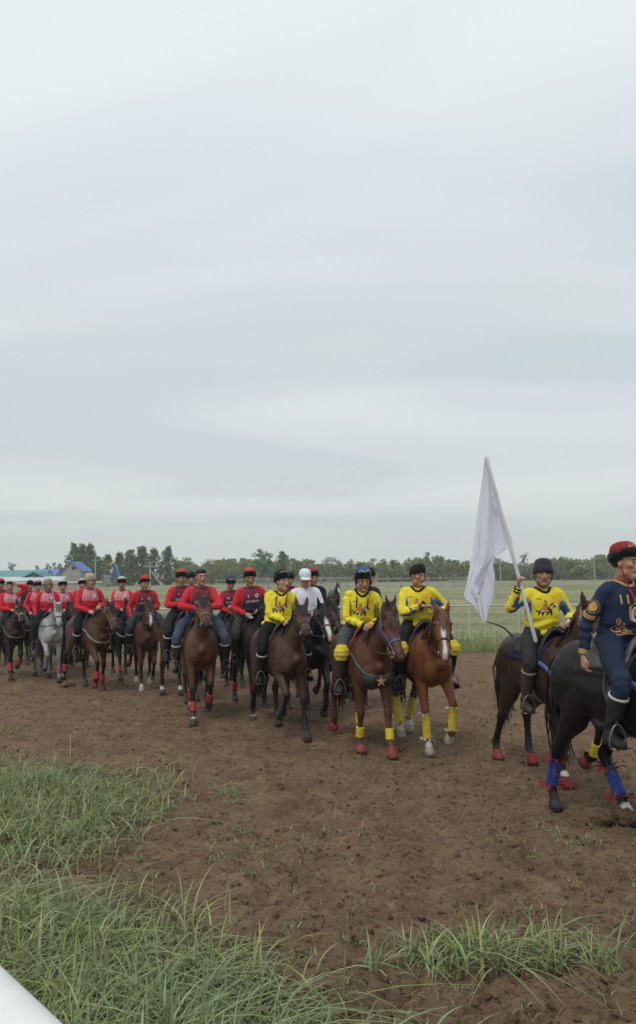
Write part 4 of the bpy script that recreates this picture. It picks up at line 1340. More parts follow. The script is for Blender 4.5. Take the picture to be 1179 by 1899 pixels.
def add_reins(H, hands, color=(.03, .022, .02)):
    lm = cmat('rein', color, rough=.6)
    for k, hnd in (('bitr', hands[0]), ('bitl', hands[1])):
        a = H[k]; b = np.asarray(hnd, float)
        m1 = between(a, b, .5) + A(0, (-.08 if k == 'bitr' else .08), -.10)
        mb = MB(); mb.limb([a, m1, b], [(.011, .007)] * 3, sub=8, n=6)
        mb.obj('rein', lm, H['root'])
# ------------------------------------------------------------------ riders (built in their horse's local frame, seated on the saddle)
YEL, BLU = np.array((.80, .66, .035)), np.array((.025, .10, .38))
RED, MAR, NAVYC = np.array((.55, .022, .030)), np.array((.20, .022, .045)), np.array((.035, .025, .06))
PINKR = np.array((.58, .020, .040))
def ik3(s, w, l1, l2, pole):
    s = np.asarray(s, float); w = np.asarray(w, float)
    v = w - s; d = np.linalg.norm(v)
    if d > .985 * (l1 + l2):
        w = s + v / d * .985 * (l1 + l2); v = w - s; d = np.linalg.norm(v)
    q = (l1 * l1 - l2 * l2 + d * d) / (2 * d); h = math.sqrt(max(l1 * l1 - q * q, 0))
    u = v / d
    p = np.asarray(pole, float); p = unit(p - u * (p @ u))
    return s + u * q + p * h, w

def hand(V, w, d, n, curl=1.0, side=1, tag=5):
    """palm from wrist w along d, palm normal n, four curled fingers and a thumb; side = +1 thumb towards n x d"""
    d = unit(d); n = unit(n - d * (np.asarray(n) @ d)); s = unit(np.cross(n, d)) * side
    V.limb([w - d * .03, w, w + d * .035, w + d * .085], [(.024, .028), (.022, .028), (.019, .038), (.015, .040)], lat=s, sub=2, n=10, tag=tag)
    for k, (o, L) in enumerate(((.031, .92), (.0105, 1.0), (-.0105, .95), (-.031, .78))):
        p = w + d * .080 + s * o
        P = [p - d * .02]; dd = d
        for j, (ln, bend) in enumerate(((.040, 48), (.027, 62), (.020, 42))):
            a = R(bend) * curl
            dd = unit(dd * math.cos(a) + (n - dd * (n @ dd)) * math.sin(a) / (np.linalg.norm(n - dd * (n @ dd)) + 1e-9))
            P.append(P[-1] + dd * ln * L + (d * .02 if j == 0 else 0))
        V.limb(P, [.0105, .0102, .0096, .0085], lat=s, sub=2, n=8, tag=tag)
    p = w + d * .025 + s * .030
    V.limb([p - s * .01, p + s * .018 + d * .028 + n * .012, p + s * .012 + d * .055 + n * .030, p - s * .004 + d * .072 + n * .042], [.014, .0125, .011, .009], lat=n, sub=2, n=8, tag=tag)

def make_rider(H, sp, label, group='mounted riders of the procession'):
    g = dict(jersey='red', hat='fur', hat_col=(.45, .03, .03), fur=(.008, .008, .009), trousers=(.03, .032, .04), boots=(.018, .018, .018), trim=(.5, .48, .45), skin=(.36, .19, .125),
             lean=4, yaw=0, hyaw=0, hpitch=4, rh=(.24, -.06, 1.60), lh=(.26, .07, 1.62), rpole=(-.45, -.75, -.5), lpole=(-.45, .75, -.5), number=None, text=None, knee_pads=None,
             cords=None, vox=1.0, reins=True, rein_col=(.03, .022, .02), seed=1, hatmark=None, strap=False, size=1.0, rpalm=None, lpalm=None, knee=(.27, .345, 1.235), ankle=(.13, .335, .82), short=False, rcurl=1.0, lcurl=1.0)
    g.update(sp)
    jr = np.random.default_rng(g['seed'] * 13 + 5)      # every rider sits a little differently
    roll = jr.normal(0, 2.5); g['yaw'] += jr.normal(0, 4)
    for k_ in ('rh', 'lh'):
        if g[k_[0] + 'pole'][2] <= -.4 and g[k_[0] + 'palm'] is None: g[k_] = tuple(np.array(g[k_]) + jr.normal(0, .022, 3))
    g['lean'] += abs(jr.normal(0, 4.5)) - 1.5; g['hyaw'] += jr.normal(0, 5); g['hpitch'] += jr.normal(0, 2.5); g['size'] *= 1 + jr.normal(0, .012)
    g['htilt'] = g.get('htilt', 0) + jr.normal(0, 3); build = 1 + jr.normal(0, .05); g['skin'] = tuple(np.array(g['skin']) * jr.uniform(1.0, 1.28))
    face = jr.normal(0, 1, 4)
    M = H['M']
    OFF = A(0, 0, 1.50)
    root = empty('person', M @ Matrix.Translation((0, 0, 1.50)))
    tag(root, label, 'person', group)
    def put(mb, name, m, parent=root, col=False, smooth=True): return mb.obj(name, m, parent, smooth, col, off=OFF)
    pel = A(-.05, 0, 1.55)
    Rt = np.array(Matrix.Rotation(R(g['yaw']), 3, 'Z') @ Matrix.Rotation(R(g['lean']), 3, 'Y') @ Matrix.Rotation(R(roll), 3, 'X'))
    sz = g['size']
    def T(p):
        p = np.asarray(p, float)
        return pel + ((p - pel) * sz) @ Rt.T
    def Ti(p): return pel + ((np.asarray(p, float) - pel) @ Rt) / sz
    vx = g['vox']
    # ---- arms
    arms = {}
    for s, k in ((-1, 'r'), (1, 'l')):
        S = T(A(.0, s * .176, 1.955))
        E, W = ik3(S, g[k + 'h'], .295 * sz, .265 * sz, g[k + 'pole'])
        arms[k] = (S, E, W)
    # ---- head frame
    neck0 = T(A(.0, 0, 2.02))
    hd_y = R(g['yaw'] + g['hyaw']); 
    Rh = np.array(Matrix.Rotation(hd_y, 3, 'Z') @ Matrix.Rotation(R(g['hpitch']), 3, 'Y') @ Matrix.Rotation(R(g.get('htilt', 0)), 3, 'X'))
    HC = neck0 + (Rt @ A(.042, 0, .148)) * sz
    def h(x, y, z): return HC + Rh @ (A(x, y, z) * sz * HS)
    # ---- body: head, neck, trunk, arms and hands as one skin
    V = Vol()
    V.blob(h(-.008, 0, .038), np.array((.098, .076, .088)) * sz * HS, rot=Rh, n=16, m=12, tag=1)
    V.limb([h(.012, 0, .03), h(.022, 0, -.02), h(.034, 0, -.065), h(.050, 0, -.100)], [(.080, .069), (.076, .066 + .003 * face[0]), (.056, .052 + .004 * face[0]), (.030, .030 + .003 * face[1])], lat=Rh @ A(0, 1, 0), sub=3, n=14, tag=1)
    for s in (-1, 1):
        V.blob(h(.055, s * (.042 + .002 * face[2]), -.008), (.032, .026, .026 + .002 * face[3]), rot=Rh, tag=1)
        V.blob(h(-.006, s * .077, .0), (.020, .011, .033), rot=Rh, tag=1)
        V.blob(h(.100, s * .013, -.030), (.012, .010, .010), rot=Rh, tag=1)
        V.blob(h(.010, s * .045, -.062), (.036, .018, .034), rot=Rh, tag=1)
    V.blob(h(.078, 0, .036), (.020, .052, .014), rot=Rh, tag=1)
    V.limb([h(.086, 0, .026), h(.100, 0, .0), h(.109, 0, -.024)], [(.009, .008), (.010, .0095), (.012, .012)], lat=Rh @ A(0, 1, 0), sub=3, n=8, tag=1)
    V.blob(h(.085, 0, -.055), (.016, .027, .013), rot=Rh, tag=2)
    V.blob(h(.074, 0, -.096), (.022, .024, .018), rot=Rh, tag=1)
    V.limb([h(-.022, 0, -.02), h(-.02, 0, -.07), neck0 + Rt @ A(-.005, 0, .02), T(A(-.01, 0, 1.95))], [(.064, .058), (.060, .056), (.062, .062), (.07, .08)], sub=3, n=12, tag=3)
    V.limb([T(A(-.01, 0, 1.98)), T(A(-.02, 0, 1.80)), T(A(-.04, 0, 1.60))], [(.05, .10), (.06, .09), (.06, .08)], sub=2, n=10, tag=3)
    for s, k in ((-1, 'r'), (1, 'l')):
        S, E, W = arms[k]
        V.limb([T(A(-.01, s * .06, 1.97)), S, between(S, E, .5), E, between(E, W, .35), W], [.05, .046, .042, .037, .038, .026], lat=(0, .3, 1), sub=2, n=10, tag=4)
        d = unit(W - E)
        pn = g[k + 'palm']
        if pn is None:
            d2 = unit(d * .75 + A(.35, 0, -.10)); pn = A(0, -s * .75, -.65)
        else:
            d2 = unit(d * .6 + unit(np.array(g.get(k + 'dir', d))) * .9)
        hand(V, W + d * .01, d2, np.array(pn, float), curl=g[k + 'curl'], side=(1 if (np.cross(np.array(pn, float), d2)[2] > 0) else -1))
        arms[k] = (S, E, W, W + d2 * .075 + unit(np.array(pn, float)) * .03)
    me, co, tg, tt = V.fuse('body', .0082 * vx, smooth=2, fac=.5)
    sk = np.array(g['skin'])
    C = np.tile(sk, (len(co), 1)) * (1 + .10 * lump(co, 30, g['seed'] + 9, 2))[:, None]
    rel = (co - HC) @ Rh
    face = (tg == 1) | (tg == 2)
    ck = face * np.exp(-(((rel[:, 1]) ** 2 - .0) / .0035)) * smoothstep(.0, -.06, rel[:, 2]) * smoothstep(.02, .07, rel[:, 0])
    C *= (1 - .10 * ck)[:, None]                                           # shaven chin
    blush = face * np.exp(-((np.abs(rel[:, 1]) - .045) ** 2 / .0006 + (rel[:, 2] + .015) ** 2 / .0006))
    C = C * (1 - .14 * blush[:, None]) + sk * np.array((1.25, .75, .7)) * .14 * blush[:, None]
    lips = face * np.exp(-((rel[:, 2] + .0555) ** 2 / .00006)) * (np.abs(rel[:, 1]) < .026) * (rel[:, 0] > .07)
    C = C * (1 - .5 * lips[:, None]) + np.array((.24, .095, .08)) * .5 * lips[:, None]
    set_col(me, C)
    set_co(me, co - OFF)
    link('body', me, root, mat('skin', attr='col', rough=.52, spec=.35, bump=(180, .12, .003)))
    # ---- face details
    dark = mat('face_dark', (.012, .009, .008), rough=.5)
    for s in (-1, 1):
        mb = MB(); mb.blob(h(.079, s * .033, .012), (.012, .0150, .0055), rot=Rh, n=10, m=6, col=(.20, .16, .14))
        mb.blob(h(.0865, s * .032, .0115), (.0075, .0090, .0058), rot=Rh, n=8, m=6, col=(.015, .01, .008))
        put(mb, 'eye', mat('eye', attr='col', rough=.15, spec=.5), col=True)
        mb = MB(); mb.limb([h(.094, s * .014, .0335), h(.091, s * .034, .0385), h(.074, s * .055, .033)], [(.003, .0032), (.003, .0042), (.0025, .0022)], lat=Rh @ A(0, 0, 1), sub=3, n=6)
        put(mb, 'eyebrow', dark)
    mb = MB(); mb.limb([h(.079, -.023, -.0565), h(.0995, 0, -.0555), h(.079, .023, -.0565)], [.0022, .003, .0022], sub=3, n=6)
    put(mb, 'mouth', mat('mouth', (.10, .03, .028), rough=.6))
    # ---- hair
    hairm = mat('rider_hair', (.010, .009, .009), rough=.55, bump=(120, .6, .01))
    mb = Vol()
    mb.blob(h(-.022, 0, .040), np.array((.094, .0825, .090)) * sz * HS, rot=Rh, n=16, m=10)
    if g['hat'] in (None, 'hood'):
        mb.blob(h(.006, 0, .084), np.array((.092, .083, .054)) * sz, rot=Rh, n=14, m=8)
        mb.blob(h(.050, 0, .098), np.array((.045, .060, .030)) * sz, rot=Rh, n=12, m=8)
    me, co, tg, tt = mb.fuse('hair', .011, smooth=1)
    co = co + normals(me) * (.004 * lump(co, 90, g['seed'], 2))[:, None]
    set_co(me, co - OFF); link('hair', me, root, hairm)
    make_hat(g, h, Rh, sz, put, root)
    # ---- jersey
    V = Vol()
    ts = [(1.465, .215, .160, -.055), (1.54, .218, .166, -.05), (1.63, .205, .156, -.038), (1.74, .205, .150, -.020), (1.86, .205, .140, -.004), (1.935, .186, .125, -.004), (1.985, .140, .100, -.008), (2.018, .098, .082, -.006)]
    V.limb([T(A(x, 0, z)) for z, w, d, x in ts], [(d * sz * build, w * sz * build) for z, w, d, x in ts], lat=Rt @ A(0, 1, 0), sub=3, n=18, tag=0, ck=.25)
    for s, k in ((-1, 'r'), (1, 'l')):
        S, E, W, G_ = arms[k]
        sh = [T(A(-.005, s * .09, 1.955)), S]
        if g['short']:
            P = sh + [between(S, E, .45), between(S, E, .85)]
            rr = [.08, .074, .074, .074]
        else:
            P = sh + [between(S, E, .5), E, between(E, W, .45), between(E, W, .80), between(E, W, .92)]
            rr = [.078, .070, .064, .057, .053, .047, .039]
        V.limb(P, [r * sz for r in rr], lat=(0, .3, 1), sub=3, n=12, tag=1 if s < 0 else 2)
    me, co, tg, tt = V.fuse('shirt', .0125 * vx, smooth=3)
    q = Ti(co)
    n = normals(me)
    fold = np.zeros(len(co))
    low = smoothstep(1.76, 1.58, q[:, 2]) * (tg == 0)
    fold += low * .014 * np.sin(q[:, 2] * 62 + 2.2 * np.sin(q[:, 1] * 9 + g['seed']) + 1.5 * np.sin(q[:, 0] * 13))
    fold += low * .007 * np.sin(q[:, 2] * 38 - q[:, 1] * 30 + g['seed'] * 2)
    fold += (tg == 0) * (.0055 * lump(q * A(1, 1, .6), 13, g['seed'] + 2, 2) + .004 * np.sin(34 * (q[:, 2] + .55 * np.abs(q[:, 1]) - 1.3) + g['seed']) * smoothstep(1.95, 1.75, q[:, 2]) * smoothstep(.04, .16, np.abs(q[:, 1])))
    arm = (tg > 0)
    fold += arm * smoothstep(.3, .6, tt) * .0075 * np.sin(tt * 46 + 3.0 * lump(q, 12, g['seed'] + 4, 1))
    fold += arm * smoothstep(.45, .3, tt) * .0022 * np.sin(q[:, 2] * 55 + q[:, 1] * 40 + g['seed'])
    co = co + n * fold[:, None]
    set_co(me, co)
    bv = bvh_of(me)
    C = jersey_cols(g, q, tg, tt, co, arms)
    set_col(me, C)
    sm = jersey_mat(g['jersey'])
    me.shade_smooth()
    me2 = me
    set_co(me, co - OFF)
    shirt = link('shirt', me, root, sm)
    # cuffs
    jc = {'yellow': (.012, .010, .012), 'red': tuple(RED), 'pink': tuple(PINKR), 'navy': (.42, .26, .10), 'white': None, 'dark': (.02, .02, .02)}[g['jersey']]
    if jc is not None and not g['short']:
        for k in 'rl':
            S, E, W, G_ = arms[k]
            mb = MB(); a0, a1 = (.80, .985)
            mb.limb([between(E, W, t) for t in np.linspace(a0, a1, 5)], [(.0445 * sz - .003 * (i % 2)) for i in range(5)], lat=(0, .3, 1), sub=2, n=12, round_ends=False)
            put(mb, 'cuff', cmat('cuff', jc, rough=.85, bump=(120, .4, .003)), shirt)
    # collar
    cc = {'yellow': (.012, .010, .012), 'red': tuple(MAR), 'pink': (.30, .05, .07), 'navy': (.45, .29, .11), 'white': (.72, .73, .76), 'dark': (.02, .02, .02)}[g['jersey']]
    vee = .075 if g['jersey'] in ('yellow', 'navy') else .035
    P = []
    for a in np.linspace(0, 2 * np.pi, 26):
        f = max(0, math.cos(a)) ** 3
        p = A(-.004 + .088 * math.cos(a), .088 * math.sin(a), 2.045 - vee * f + .03 * min(0, math.cos(a)) * -1)
        P.append(T(p))
    mb = strap(bv, P, .014 if g['jersey'] == 'yellow' else .012, .003, .006, 2)
    put(mb, 'collar', cmat('collar', cc, rough=.85), shirt)
    # ---- prints
    def project(pts, lift=.004):
        out = []
        for (u, v) in pts:
            o = T(A(.6, u, v)); d = -(Rt @ A(1, 0, 0))
            hh = bv.ray_cast(Vector(o), Vector(d), 1.2)
            out.append(np.array(hh[0]) - d * lift if hh[0] is not None else T(A(.12, u, v)))
        return np.array(out)
    def print_polys(name, polys, lift=.004):
        mb = MB()
        for i, (poly, c) in enumerate(polys):
            P = project(poly, lift + .0012 * i)
            mb.add(P, tessellate_polygon([[Vector((a_, b_, 0)) for a_, b_ in poly]]), c)
        return put(mb, name, mat('print', attr='col', rough=.75, spec=.25), shirt, col=True, smooth=False)
    def print_text(name, s, u, v, size, c, ang=0, bold=0.0):
        Vt, Ft = text_mesh(s, bold)
        if len(Vt) == 0: return
        ca, sa = math.cos(ang), math.sin(ang)
        P = project([(u + size * (x * ca - y * sa), v + size * (x * sa + y * ca)) for x, y in Vt])
        mb = MB(); mb.add(P, Ft, c)
        put(mb, name, mat('print', attr='col', rough=.75, spec=.25), shirt, col=True, smooth=False)
    if g['jersey'] == 'yellow':
        print_polys('emblem', horse_emblem(-.005, 1.800, 1.05))
        print_polys('wordmark', [([(-.118 + .011 * i, 1.912 + .003 * (i % 2)), (-.118 + .011 * i + .008, 1.912), (-.118 + .011 * i + .0085, 1.920 + .003 * (i % 3)), (-.118 + .011 * i + .001, 1.921)], (.10, .08, .02)) for i in range(5)])
    elif g['jersey'] == 'red':
        if g['number']: print_text('number', g['number'], -.062 - .012 * len(g['number']), 1.865, .062, (.72, .70, .72), bold=.02)
        print_text('lettering', 'ОКТЯБРЬ', -.112, 1.775, .052, (.72, .70, .74), bold=.012)
        th = np.linspace(0, 2 * np.pi, 14, endpoint=False)
        print_polys('emblem', [([(.082 + .030 * math.cos(a), 1.885 + .034 * math.sin(a)) for a in th], (.72, .70, .74)), ([(.082 + .016 * math.cos(a), 1.885 + .020 * math.sin(a)) for a in th], (.35, .06, .10))])
    elif g['jersey'] == 'pink':
        th = np.linspace(0, 2 * np.pi, 14, endpoint=False)
        print_polys('emblem', [([(.085 + .026 * math.cos(a) * (1 + .3 * math.sin(a)), 1.895 + .034 * math.sin(a)) for a in th], (.75, .70, .74))])
    elif g['jersey'] == 'navy':
        GOLD = (.50, .30, .10)
        print_text('number', '11', -.145, 1.855, .105, GOLD, bold=.02)
        pl = []
        th = np.linspace(0, 2 * np.pi, 18, endpoint=False)
        def ring(u, v, a, b, c, k=.72):
            pl.append(([(u + a * math.cos(t), v + b * math.sin(t)) for t in th], c))
            pl.append(([(u + a * k * math.cos(t), v + b * k * math.sin(t)) for t in th], (.012, .018, .05)))
        # crest below the ribbon
        pl.append(([(-.012, 1.905), (.016, 1.875), (.010, 1.85), (.058, 1.835), (.062, 1.79), (.048, 1.72), (.020, 1.70), (-.020, 1.70), (-.055, 1.72), (-.066, 1.79), (-.060, 1.835), (-.022, 1.85), (-.026, 1.875)], GOLD))
        pl.append(([(.044 * math.cos(t) , 1.765 + .066 * math.sin(t)) for t in th], (.66, .62, .62)))
        pl.append(([(.028 * math.cos(t) , 1.775 + .044 * math.sin(t)) for t in th], (.45, .26, .16)))
        pl.append(([(-.024, 1.755), (.024, 1.755), (.018, 1.730), (0, 1.718), (-.018, 1.730)], (.03, .05, .25)))
        pl.append(([(-.014, 1.80), (0, 1.815), (.014, 1.80), (.010, 1.785), (-.010, 1.785)], (.60, .40, .10)))
        print_polys('crest', pl)
        pl = []
        for (u, v, a, b) in ((-.150, 1.655, .030, .034), (-.105, 1.640, .026, .028), (-.150, 1.715, .018, .026), (-.070, 1.625, .016, .014), (-.118, 1.685, .014, .016), (.11, 1.655, .03, .034), (.15, 1.69, .02, .03)):
            ring(u, v, a, b, GOLD, .74)
            pl.append(([(u + .35 * a * math.cos(t) + a * .2, v + .35 * b * math.sin(t)) for t in th], GOLD))
        pr = pl[15:]; pl = pl[:15]
        print_polys('ornament', pr)
        pl.append(([(-.185, 1.600), (-.10, 1.608), (-.03, 1.602), (-.03, 1.609), (-.10, 1.616), (-.185, 1.609)], GOLD))
        print_polys('ornament', pl)
    # sleeve badge of the navy jersey
    if g['jersey'] == 'navy':
        S, E, W, G_ = arms['r']
        ax = unit(E - S); c = between(S, E, .55); outd = unit(Rt @ A(.35, -1, 0)); outd = unit(outd - ax * (outd @ ax)); sd = np.cross(ax, outd)
        mb = MB()
        for i, (r, cc_) in enumerate(((.052, (.30, .19, .08)), (.044, (.012, .018, .05)), (.036, (.52, .30, .09)))):
            P = []
            for t in np.linspace(0, 2 * np.pi, 20, endpoint=False):
                o = c + sd * r * math.cos(t) + ax * r * 1.12 * math.sin(t)
                hh = bv.ray_cast(Vector(o + outd * .2), Vector(-outd), .3)
                P.append((np.array(hh[0]) if hh[0] is not None else o + outd * .07) + outd * (.004 + .0015 * i))
            P = np.array(P); ctr = P.mean(0) + outd * .006
            mb.add(np.vstack([P, ctr]), [(j, (j + 1) % 20, 20) for j in range(20)], cc_)
        for i in range(3):
            P = []
            for t in np.linspace(R(20), R(160), 9):
                o = c + sd * .062 * math.cos(t) + ax * (.035 + .012 * i + .045 * math.sin(t))
                hh = bv.ray_cast(Vector(o + outd * .2), Vector(-outd), .3)
                P.append((np.array(hh[0]) if hh[0] is not None else o + outd * .07) + outd * .005)
            mb.ribbon(np.array(P), np.tile(ax, (9, 1)), .0035, .001, c=(.50, .30, .10))
        put(mb, 'sleeve_badge', mat('print', attr='col', rough=.75, spec=.25), shirt, col=True, smooth=False)
    # ---- trousers
    V = Vol()
    V.blob(A(-.055, 0, 1.545), (.165, .205, .125), tag=0)
    legs = {}
    for s in (-1, 1):
        hip = A(-.04, s * .105, 1.53); kx, ky, kz = g['knee']; ax_, ay, az = g['ankle']
        kn = A(kx, s * ky, kz); an = A(ax_, s * ay, az)
        legs[s] = (hip, kn, an)
        mid = between(hip, kn, .5) + A(.01, s * .045, .035)
        V.limb([hip, mid, between(mid, kn, .6), kn, between(kn, an, .25), between(kn, an, .5)], [(.118, .112), (.104, .092), (.090, .080), (.080, .075), (.068, .066), (.056, .054)], sub=3, n=12, tag=1)
    me, co, tg, tt = V.fuse('trousers', .016 * max(1, vx), smooth=3)
    n = normals(me)
    co = co + n * (.0055 * np.sin(60 * tt + 4 * lump(co, 10, g['seed'] + 8, 1)) * smoothstep(.3, .55, tt) * (tg == 1) + .005 * lump(co, 24, g['seed'] + 6, 2))[:, None]
    tc_ = np.array(g['trousers']); C = np.tile(tc_, (len(co), 1))
    if g.get('faded'):
        fd = smoothstep(.25, .55, tt) * smoothstep(.95, .6, tt) * (tg == 1) * (.6 + .4 * lump(co, 9, g['seed'], 2))
        C = C * (1 - .5 * fd[:, None]) + np.array(g['faded']) * .5 * fd[:, None]
    set_col(me, C); set_co(me, co - OFF)
    link('trousers', me, root, mat('trouser_cloth', attr='col', rough=.85, spec=.2, noise=(40, .12), bump=(70, .35, .005)))
    # ---- boots
    for s in (-1, 1):
        hip, kn, an = legs[s]
        toe = an + A(.205, s * .045, -.045); heel = an + A(-.035, 0, -.055)
        V = Vol()
        t0 = g.get('boot_top', .26)
        V.limb([between(kn, an, t0), between(kn, an, t0 + .2), between(kn, an, .8), an, an + A(.0, 0, -.03)], [(.078, .072), (.076, .070), (.058, .052), (.050, .046), (.045, .043)], sub=3, n=12, tag=0)
        V.limb([heel, an + A(.04, s * .008, -.045), an + A(.11, s * .024, -.050), toe + A(-.03, 0, -.010), toe], [(.042, .038), (.048, .042), (.042, .046), (.032, .044), (.022, .030)], sub=3, n=12, tag=1)
        V.limb([heel + A(-.005, 0, -.02), an + A(.04, s * .008, -.085), toe + A(0, 0, -.030)], [(.018, .038), (.014, .038), (.012, .038)], sub=3, n=12, tag=2)
        me, co, tg, tt = V.fuse('boot', .0125 * max(1, vx), smooth=2)
        co = co + normals(me) * (.005 * np.sin(co[:, 2] * 70 + 4 * lump(co, 12, g['seed'] + s, 1)) * smoothstep(1.05, .9, co[:, 2]) * smoothstep(.80, .86, co[:, 2]))[:, None]
        set_co(me, co - OFF)
        bo = link('boot', me, root, cmat('boot', g['boots'], rough=.62, noise=(12, .35), spec=.3))
        if g['trim']:
            mb = MB(); mb.limb([between(kn, an, t0 - .03), between(kn, an, t0 + .015)], [(.083, .077), (.083, .077)], sub=2, n=16, round_ends=False)
            put(mb, 'boot_trim', cmat('boot_trim', g['trim'], rough=.8), bo)
        if g['knee_pads']:
            V2 = Vol(); V2.limb([between(mid_of(hip, kn, s), kn, .72), kn, between(kn, an, .13)], [(.097, .092), (.103, .096), (.094, .090)], sub=4, n=14, ck=.12)
            V2.blob(kn + A(.022, s * .012, .005), (.088, .084, .092))
            mk, ck_, _, _ = V2.fuse('knee_pad', .013, smooth=3)
            ck_ = ck_ + normals(mk) * (.005 * lump(ck_, 34, 3, 2) + .004 * np.sin(ck_[:, 2] * 110))[:, None]
            set_co(mk, ck_ - OFF)
            link('knee_pad', mk, root, cmat('knee_pad', g['knee_pads'], rough=.85, bump=(60, .3, .006)))
        add_stirrup(H, s, an + A(0, 0, -.045), toe + A(0, 0, -.01))
    if g['cords']:
        for s in (-1, 1):
            p0 = h(.01, s * .088, -.01)
            cy = g.get('cord_y', (.075, .085)); cz = g.get('cord_z', 1.83)
            p2 = T(A(.135, s * cy[0], cz)) ; p1 = T(A(.125, s * cy[1], 1.98))
            mb = strap(bv, [p1, T(A(.15, s * (cy[0] + cy[1]) / 2, 1.92)), p2], .008, .002, .010, 5)
            mb.limb([p0, h(.02, s * .086, -.06), between(h(.02, s * .086, -.09), p1, .6), p1 + A(.01, 0, 0)], [(.003, .008)] * 4, lat=Rt @ A(1, 0, 0), sub=4, n=6)
            put(mb, 'hat_cord', cmat('cord', g['cords'], rough=.8), root)
    if g['reins']:
        add_reins(H, (arms['r'][3] if g.get('rrein', True) else arms['l'][3], arms['l'][3] if g.get('lrein', True) else arms['r'][3]), g['rein_col'])
    return dict(root=root, arms=arms, T=T, legs=legs, h=h)

HS = 1.06     # head scale
def mid_of(hip, kn, s): return between(hip, kn, .5) + A(.01, s * .045, .035)

def horse_emblem(u0, v0, k):
    """small print: orange rider on a galloping black and white horse"""
    K = (.015, .012, .015); Wt = (.66, .66, .70); OR = (.60, .20, .05); PU = (.10, .08, .16)
    def tr(P): return [(u0 + .100 * k * x, v0 + .100 * k * y) for x, y in P]
    return [(tr([(-1.15, -.02), (-1.02, -.22), (-.82, -.16), (-.70, .02), (-.35, .10), (.10, .08), (.28, .34), (.52, .62), (.66, .72), (.70, .60), (.98, .34), (1.04, .20), (.92, .14), (.70, .30), (.62, .18), (.56, -.10), (.62, -.40), (.52, -.66), (.40, -.62), (.44, -.40), (.22, -.30),
                  (.05, -.60), (-.10, -.60), (.02, -.32), (-.30, -.28), (-.42, -.58), (-.58, -.60), (-.52, -.36), (-.72, -.30), (-.86, -.56), (-.98, -.54), (-.84, -.22), (-.95, -.06)]), K),
            (tr([(-.66, -.12), (-.40, .02), (-.02, .0), (.06, -.20), (-.30, -.22), (-.60, -.24)]), Wt),
            (tr([(.30, .12), (.52, .42), (.66, .50), (.80, .36), (.62, .34), (.50, .02)]), Wt),
            (tr([(.12, -.04), (.42, .0), (.44, -.26), (.16, -.26)]), PU),
            (tr([(-.42, .0), (-.44, .38), (-.30, .56), (-.04, .56), (.10, .38), (.36, .30), (.34, .20), (.04, .22), (-.02, -.02), (.10, -.30), (-.04, -.32), (-.22, -.06)]), OR),
            (tr([(-.26, .56), (-.30, .76), (-.16, .90), (.0, .80), (-.02, .58)]), (.55, .22, .08)),
            (tr([(-.36, .80), (-.18, 1.0), (.04, .82), (-.14, .86)]), (.30, .06, .03))]

TXT = {}
def text_mesh(s, bold=0.0):
    if (s, bold) in TXT: return TXT[(s, bold)]
    cu = bpy.data.curves.new('txt', 'FONT'); cu.body = s; cu.size = 1.0; cu.resolution_u = 2; cu.offset = bold
    o = bpy.data.objects.new('txt', cu); TMP.collection.objects.link(o)
    dg = tmp_graph()
    me = bpy.data.meshes.new_from_object(o.evaluated_get(dg))
    bm = bmesh.new(); bm.from_mesh(me); bmesh.ops.triangulate(bm, faces=bm.faces)
    bm.verts.index_update()
    V = [(v.co.x, v.co.y) for v in bm.verts]; F = [tuple(v.index for v in f.verts) for f in bm.faces]
    bm.free(); bpy.data.objects.remove(o); bpy.data.meshes.remove(me); bpy.data.curves.remove(cu)
    TXT[(s, bold)] = (V, F)
    return V, F

